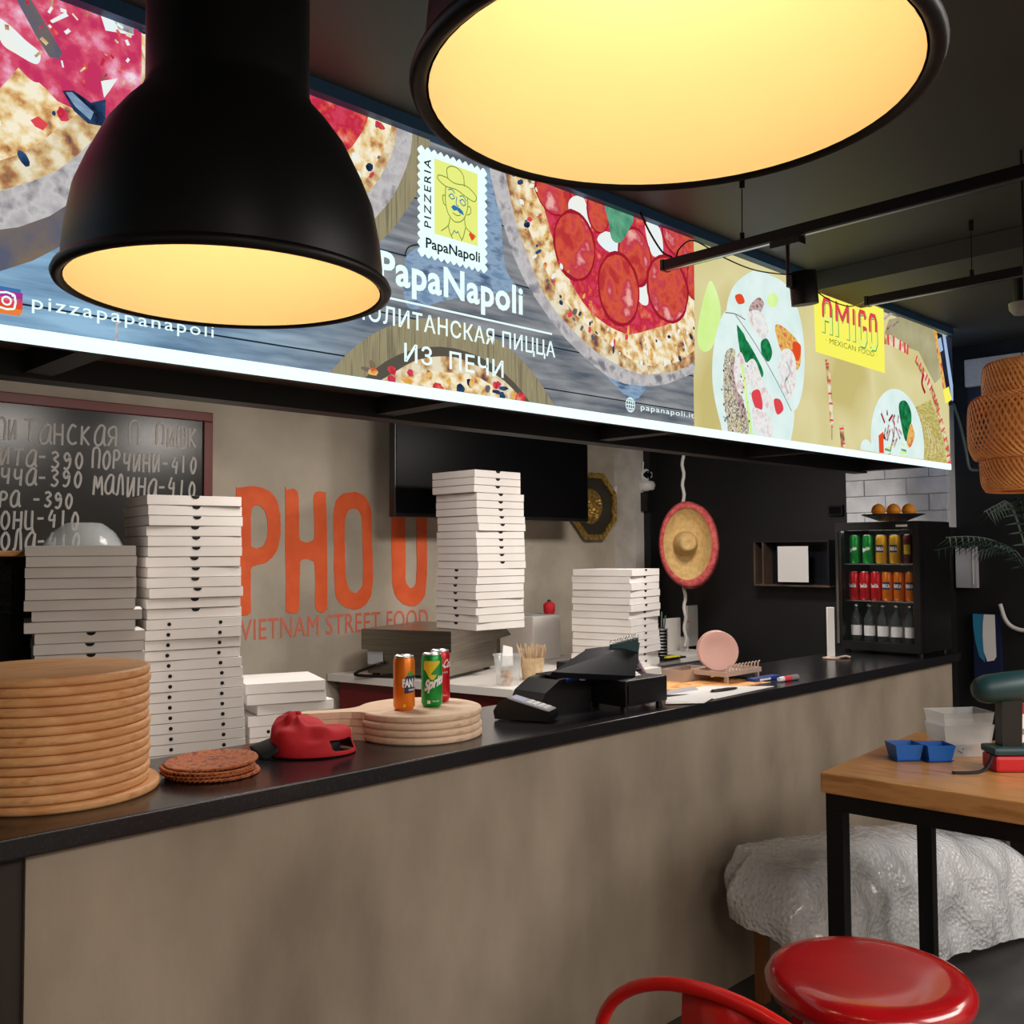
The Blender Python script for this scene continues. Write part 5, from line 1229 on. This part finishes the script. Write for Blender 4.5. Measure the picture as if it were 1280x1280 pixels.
m = MB().tube(smooth_line([onp(1250, 755, 0, RX-.03), onp(1257, 775, 0, RX-.03), onp(1268, 785, 0, RX-.03), onp(1285, 788, 0, RX-.03), onp(1300, 780, 0, RX-.03)]), .012, 8)
tag(m.build('wall_cable', 'rope_white'), 'thick white cable looping on the dark wall beside the poster', 'cable')
m = MB().tube(smooth_line([onp(1192, 505, 0, RX-.03), onp(1200, 530, 0, RX-.03), onp(1207, 560, 0, RX-.03), onp(1212, 585, 0, RX-.03), onp(1222, 588, 0, RX-.03)]), .009, 8)
tag(m.build('wall_cable', 'leaf_pale'), 'grey cable hanging under the masonry beam by the lantern', 'cable')
fm = thing('low_white_frame', 'small white metal frame standing on the floor by the right wall', 'frame', (5.7, 1.95, 0))
f1, f2 = onp(1212, 1042, 0, 5.7), onp(1266, 1084, 0, 5.7)
for b in ((f2.y, f1.y, .001, .03), (f2.y, f1.y, .16, .19), (f2.y, f2.y+.03, .03, .16), (f1.y-.03, f1.y, .03, .16), ((f1.y+f2.y)/2-.012, (f1.y+f2.y)/2+.012, .03, .16)):
    MB().box(5.7, 5.73, b[0], b[1], b[2], b[3]).build('bar', 'white_laminate', fm, True)
MB().box(5.735, 5.74, f2.y, f1.y, .001, .19).build('panel', 'paper_grey', fm, True)
# plant
pl_ = thing('potted_palm', 'dark leaved palm with thin arching fronds by the right wall', 'plant', (5.1, 1.25, 0))
base = at(1290, 700, 5.0); pl_.location = (base.x, base.y, 0)
MB().lathe([(.12, .0005), (.15, .30), (.16, .32), (.14, .32), (.13, .29), (0, .29)], 28).build('pot', 'pot_dark', pl_)
MB().tube([(0, 0, .28), (.01, .0, .9), (0, .0, 1.5)], .018, 8).build('stem', 'leaf_dark', pl_)
rr = random.Random(9)
tgt = [(1168, 688), (1182, 672), (1205, 680), (1222, 690), (1230, 640), (1237, 642), (1262, 632), (1300, 620), (1330, 640), (1350, 690), (1320, 720)]
for k, (tx_, ty_) in enumerate(tgt):
    tip = at(tx_, ty_, 4.75+rr.uniform(-.2, .3)); b0 = Vector((base.x, base.y, 1.5)); mid = (b0+tip)/2+Vector((0, 0, .10 if ty_ > 650 else .22)); P = smooth_line([b0, (b0+mid)/2+Vector((0, 0, .05)), mid, (mid+tip)/2+Vector((0, 0, .01)), tip], 4)
    m = MB(); m.tube(P, .003, 4)
    for i in range(2, len(P)-1):
        t_ = (P[i+1]-P[i-1]).normalized(); sd_ = t_.cross(Vector((0, 0, 1))).normalized()
        for s_ in (-1, 1):
            e = P[i]+sd_*s_*.05+t_*.05-Vector((0, 0, .05)); q = t_*.006; m.add([P[i]-q, P[i]+q, e], [(0, 1, 2)])
    m.build('frond', 'leaf_pale' if k in (1, 3, 4, 5) else 'leaf_dark', pl_, True)

# ------------------------------------------------------------ RATTAN LANTERN
LN = at(1286, 535, 2.9)
ln = thing('rattan_lantern', 'orange woven rattan pendant lantern with three tiers', 'lamp', (LN.x, LN.y, LN.z))
tiers = [('upper_tier', [(.088, .200), (.112, .192), (.122, .17), (.124, .12), (.120, .085)]), ('middle_tier', [(.120, .100), (.152, .088), (.163, .065), (.166, 0), (.164, -.05), (.150, -.085), (.138, -.090)]), ('lower_tier', [(.135, -.082), (.134, -.13), (.130, -.165), (.118, -.185)])]
for nm, prof in tiers:
    P = smooth_line([(r, 0, z) for r, z in prof], 4); n_s = 60; m = MB()
    for dirn in (1, -1):
        for k in range(n_s):
            tw = .9*(abs(prof[0][1]-prof[-1][1])/.15); ro = .0012*dirn
            pts = [Vector(((p.x+ro)*cos(2*pi*k/n_s+dirn*tw*i/(len(P)-1)), (p.x+ro)*sin(2*pi*k/n_s+dirn*tw*i/(len(P)-1)), p.z)) for i, p in enumerate(P)]
            L_ = []; 
            for i, p in enumerate(pts):
                rad = Vector((p.x, p.y, 0)).normalized(); t_ = (pts[min(i+1, len(pts)-1)]-pts[max(i-1, 0)]).normalized(); s_ = t_.cross(rad).normalized()*.0032; L_ += [p-s_, p+s_]
            m.add(L_, [(2*i, 2*i+1, 2*i+3, 2*i+2) for i in range(len(pts)-1)])
    m.build(nm, 'rattan', ln, kind='stuff')
    rg = MB()
    for r, z in (prof[0], prof[-1]): rg.tube([(r*cos(t*pi/24), r*sin(t*pi/24), z) for t in range(48)], .004, 6, closed=True)
    rg.build('hoop', 'rattan', ln)
MB().lathe_open([(.08, .19), (.105, .17), (.11, -.16)], 30).build('inner_liner', 'rattan', ln)
MB().tube([(0, 0, .19), (0, 0, ZC-LN.z-.002)], .004, 6).build('cord', 'plastic_black', ln)
MB().lathe([(.09, .188), (.0, .20)], 24).build('top_plate', 'rattan', ln)

# ------------------------------------------------------------ BAR TABLE
tbz = 1.0; tr = radians(4.5)
tb_ = thing('bar_table', 'tall oak topped bar table on black square steel legs', 'table', (2.708, 1.454, 0), tr)
TL, TW = .84, 1.15
MB().box(0, TL, -TW, 0, tbz-.06, tbz, ch=.004).build('tabletop', 'table_oak', tb_)
lg = .05
for x in (.01, TL-.01-lg):
    for y in (-.012-lg, -TW+.012): MB().box(x, x+lg, y, y+lg, 0, tbz-.111).build('leg', 'black_metal', tb_)
for b in ((.01, TL-.01, -.012-lg, -.012), (.01, TL-.01, -TW+.012, -TW+.012+lg), (.01, .01+lg, -TW+.012+lg, -.012-lg), (TL-.01-lg, TL-.01, -TW+.012+lg, -.012-lg)):
    MB().box(b[0], b[1], b[2], b[3], tbz-.11, tbz-.061).build('rail', 'black_metal', tb_)
tray = thing('divided_tray', 'bright blue plastic tray with two compartments on the bar table', 'tray', (0, 0, tbz+.0005))
tc_ = onp(1150, 950, 2, tbz); tray.location = (tc_.x, tc_.y, tbz+.0005); tray.rotation_euler = (0, 0, VR+radians(4)); tray.scale = (.88, .88, .9)
for i, x in enumerate((-.052, .052)):
    m = MB(); a, b_, h_ = .046, .040, .058
    o4 = [(-a, -b_), (a, -b_), (a, b_), (-a, b_)]
    m.hexa([(x+u*.86, v*.86+(-.012 if i else .012), 0) for u, v in o4]+[(x+u*1.05, v*1.05+(-.012 if i else .012), .006) for u, v in o4])
    for k in range(4):
        (u0, v0), (u1, v1) = o4[k], o4[(k+1) % 4]; oy = -.012 if i else .012
        m.hexa([(x+u0*.86, v0*.86+oy, 0), (x+u1*.86, v1*.86+oy, 0), (x+u1*.78, v1*.78+oy, 0), (x+u0*.78, v0*.78+oy, 0), (x+u0*1.12, v0*1.12+oy, h_), (x+u1*1.12, v1*1.12+oy, h_), (x+u1*1.04, v1*1.04+oy, h_), (x+u0*1.04, v0*1.04+oy, h_)])
    m.build('compartment', 'blue_plastic', tray)
def tub(loc, lab, z):
    t = thing('plastic_container', lab, 'container', (loc[0], loc[1], z), VR+radians(6), 'clear containers on the bar table'); a, b_, h_ = .085, .06, .10
    o4 = [(-a, -b_), (a, -b_), (a, b_), (-a, b_)]; m = MB()
    m.add([(u*.82, v*.82, 0) for u, v in o4], [(0, 1, 2, 3)])
    for k in range(4):
        (u0, v0), (u1, v1) = o4[k], o4[(k+1) % 4]; m.add([(u0*.82, v0*.82, 0), (u1*.82, v1*.82, 0), (u1, v1, h_), (u0, v0, h_)], [(0, 1, 2, 3)])
    m.build('tub', 'clear_plastic', t)
    m = MB()
    for k in range(4):
        (u0, v0), (u1, v1) = o4[k], o4[(k+1) % 4]; m.add([(u0, v0, h_), (u1, v1, h_), (u1*1.08, v1*1.10, h_), (u0*1.08, v0*1.10, h_)], [(0, 1, 2, 3)])
    m.build('rim', 'clear_plastic', t); return t
cl = onp(1207, 946, 2, tbz); cl = cl+Vector((.03, .03, 0))
tub(cl, 'lower clear plastic container holding small parts behind the drill', tbz+.001); tub(cl+Vector((0, 0, .045)), 'upper clear plastic container nested in the lower one', tbz+.04)
sm = thing('screw_pile', 'pile of small grey parts inside the clear containers', 'hardware', (cl.x, cl.y, tbz+.002)); m = MB()
for k in range(90):
    x, y = random.uniform(-.05, .05), random.uniform(-.035, .035); a = random.uniform(0, 3.1); m.tube([(x, y, random.uniform(.003, .03)), (x+.014*cos(a), y+.014*sin(a), random.uniform(.003, .034))], .0026, 4)
m.build('parts', 'marker_grey', sm, kind='stuff')
# cordless drill
dr = thing('cordless_drill', 'dark green cordless drill with red battery on the bar table', 'drill', (0, 0, tbz))
dp = onp(1262, 962, 2, tbz); dr.location = (dp.x, dp.y, tbz+.0005); dr.rotation_euler = (0, 0, VR)
m = MB(); m.box(-.062, .085, -.045, .045, .0, .048, ch=.010); m.build('battery', 'drill_red', dr)
m = MB(); m.box(-.066, .085, -.046, .046, .049, .072, ch=.009); m.build('battery_mount', 'drill_green', dr)
m = MB(); m.hexa([(-.030, -.022, .07), (.028, -.022, .07), (.028, .022, .07), (-.030, .022, .07), (-.028, -.021, .215), (.034, -.021, .215), (.034, .021, .215), (-.028, .021, .215)]); m.build('grip', 'plastic_black', dr)
m = MB().lathe([(.0, -.125), (.022, -.122), (.036, -.108), (.043, -.085), (.045, -.02), (.045, .06), (.036, .10), (.036, .13)], 24)
m.xf(Matrix.Translation((.02, 0, .248)) @ Matrix.Rotation(radians(84), 4, 'Y')); m.build('motor_housing', 'drill_green', dr)
m = MB().lathe([(.03, .13), (.028, .16), (.016, .19), (.012, .20), (0, .20)], 18); m.xf(Matrix.Translation((.02, 0, .248)) @ Matrix.Rotation(radians(84), 4, 'Y')); m.build('chuck', 'plastic_black', dr)
MB().box(.034, .048, -.008, .008, .165, .20, ch=.003).build('trigger', 'drill_red', dr)
m = MB(); P = smooth_line([(-.066, -.03, .05), (-.085, -.045, .025), (-.11, -.055, .008), (-.15, -.06, .005), (-.195, -.055, .004)], 5)
for p in P: m.v += [p+Vector((0, -.006, 0)), p+Vector((0, .006, .003))]
for i in range(len(P)-1): m.f.append([2*i, 2*i+1, 2*i+3, 2*i+2]); m.m.append(0); m.sm.append(True)
o = m.build('wrist_strap', 'strap_dark', dr); so = o.modifiers.new('s', 'SOLIDIFY'); so.thickness = .004
bf = onp(1280, 915, 2, tbz)
bs = thing('white_carton', 'white printed carton standing behind the drill at the frame edge', 'carton', (3.42, 1.12, tbz), VR)
bl = onp(1290, 935, 2, tbz)+Vector((.10, .06, 0)); bs.location = (bl.x, bl.y, tbz+.0005)
MB().box(-.055, .08, -.04, .04, 0, .11, ch=.002).build('carton', 'paper_white', bs); MB().box(-.03, .05, -.0412, -.0404, .03, .05).build('print', 'marker_grey', bs)

# ------------------------------------------------------------ RED STOOL
stc = onp(1085, 1211, 2, .82)
stl = thing('metal_stool', 'worn glossy red round metal bar stool before the bar table', 'stool', (stc.x, stc.y, 0))
R0 = .200
MB().lathe([(.0, .816), (.09, .8165), (.15, .8175), (.178, .816), (R0-.008, .810), (R0+.002, .795), (R0-.001, .780), (R0-.008, .766), (R0-.014, .765), (R0-.016, .775)], 64).build('seat', 'red_gloss', stl)
MB().box(-.004, .004, -.012, 0, .768, .800).xf(Matrix.Rotation(radians(-42), 4, 'Z') @ Matrix.Translation((0, -R0, 0))).build('seat_slot', 'plastic_black', stl, label='small dark chip on the seat edge')
for k in range(4):
    a = radians(12+90*k); m = MB().hexa([((.19+dx)*cos(a)-(dy)*sin(a), (.19+dx)*sin(a)+dy*cos(a), 0) for dx, dy in ((-.012, -.018), (.012, -.018), (.012, .018), (-.012, .018))]+[((.13+dx)*cos(a)-(dy)*sin(a), (.13+dx)*sin(a)+dy*cos(a), .79) for dx, dy in ((-.012, -.025), (.012, -.025), (.012, .025), (-.012, .025))])
    m.build('leg', 'red_gloss', stl)
MB().tube([(.172*cos(t*pi/20), .172*sin(t*pi/20), .27) for t in range(40)], .009, 8, closed=True).build('foot_ring', 'red_gloss', stl)
# ------------------------------------------------------------ RED CHAIR
ch = thing('metal_chair', 'bright red metal chair with curved tube back in the foreground', 'chair', (1.26, 1.0, 0))
pc_ = at(862, 1221, 1.74)
ch.location = (1.27, .985, 0); zt_ = 1.66-(1222-690)*1.74/1220+.0
ch.location = (pc_.x-.18, pc_.y-.03, 0)
arc = []
for t in range(25):
    a = pi*t/24; arc.append((.18, .285*cos(a)-.040, zt_-.20+.20*sin(a)**.8-.012))
arc = [(.15, .195, .44), (.165, .212, .54)]+arc+[(.165, -.302, .54), (.15, -.285, .44)]
MB().tube(arc, .0125, 12).build('back_tube', 'red_chair', ch)
m = MB(); 
for i in range(9):
    t = i/8; z = .43+(zt_-.02-.43)*t; x = .145+.035*t; w_ = .105+.006*t
    m.v += [Vector((x+.010, -w_-.06, z)), Vector((x, -.06, z)), Vector((x+.010, w_-.06, z))]
for i in range(8):
    for k in range(2): a = i*3+k; m.f.append([a, a+1, a+4, a+3]); m.m.append(0); m.sm.append(True)
o = m.build('back_splat', 'red_chair', ch); so = o.modifiers.new('s', 'SOLIDIFY'); so.thickness = .003
m = MB().box(-.20, .16, -.275, .185, .425, .445, ch=.009); m.build('seat', 'red_chair', ch)
for sx, sy in ((-.17, -.22), (-.17, .16), (.13, -.22), (.13, .16)):
    MB().hexa([(sx*1.25+dx, sy*1.22+dy, 0) for dx, dy in ((-.012, -.012), (.012, -.012), (.012, .012), (-.012, .012))]+[(sx+dx, sy+dy, .424) for dx, dy in ((-.018, -.018), (.018, -.018), (.018, .018), (-.018, .018))]).build('leg', 'red_chair', ch)

# ------------------------------------------------------------ BUBBLE WRAP over a low bench
bn = thing('wooden_bench', 'low wooden stool legs just visible under the bubble wrap', 'bench', (3.65, 1.68, 0))
bc = Vector((3.87, 1.835, 0)); br = radians(-7); LX, LY, BZ = .72, .11, .50
MB().hexa([(-LX, -LY, BZ-.03), (LX, -LY, BZ-.21), (LX, LY, BZ-.21), (-LX, LY, BZ-.03), (-LX, -LY, BZ), (LX, -LY, BZ-.18), (LX, LY, BZ-.18), (-LX, LY, BZ)]).build('seat', 'wood_leg', bn)
bn.location = bc; bn.rotation_euler = (0, 0, br)
for x in (-LX+.04, LX-.08):
    for y in (-LY+.03, LY-.07): MB().box(x, x+.04, y, y+.04, 0, BZ-.03-(.175 if x > 0 else .01)).build('leg', 'wood_leg', bn)
wr = thing('bubble_wrap', 'large crumpled sheet of clear bubble wrap under the bar table', 'bubble wrap', (bc.x, bc.y, 0), br)
NX, NY = 110, 64; OX, OY = .27, .44
m = MB()
def drape(u, v):
    x, y = u, v; ex = max(abs(u)-LX, 0); ey = max(abs(v)-LY, 0); d = math.hypot(ex, ey)
    n1 = mn.noise(Vector((u*3.2, v*3.2, 1))); n2 = mn.noise(Vector((u*8, v*8, 5))); n3 = mn.noise(Vector((u*24, v*24, 9)))
    top = BZ-.17*(min(max(u, -LX), LX)+LX)/(2*LX)+.04+.075*max(0, 1-(abs(u)/(LX+.1))**2)*max(0, 1-(v/(LY+.12))**2)+.022*n1
    if d > 0:
        sx = (1 if u > 0 else -1); sy = (1 if v > 0 else -1); bend = .15
        th = min(d/bend, pi/2); rest = max(0, d-bend*pi/2)
        hd = bend*math.sin(th)*(1 if v < LY*.5 else .35)+rest*((.22+.2*n1) if v < 0 else .05)
        x = (sx*min(abs(u), LX))+ex/d*hd*sx; y = (sy*min(abs(v), LY))+ey/d*hd*sy
        top -= bend*(1-cos(th))+rest*.95
        w_ = min(1, d/.2)*(.030*n2+.010*math.sin((u-v*.4)*15+4*n1))
        x += ex/d*w_*sx; y += ey/d*w_*sy
    return Vector((x+.003*n3, y+.003*n3, max(top+.009*n2+.004*n3, .004)))
for i in range(NX+1):
    for k in range(NY+1):
        m.v.append(drape(-(LX+OX)+2*(LX+OX)*i/NX, -(LY+OY)+(2*LY+OY+.10)*k/NY))
for i in range(NX):
    for k in range(NY): a = i*(NY+1)+k; m.f.append([a, a+NY+1, a+NY+2, a+1]); m.m.append(0); m.sm.append(True)
m.build('film', 'bubble_film', wr)
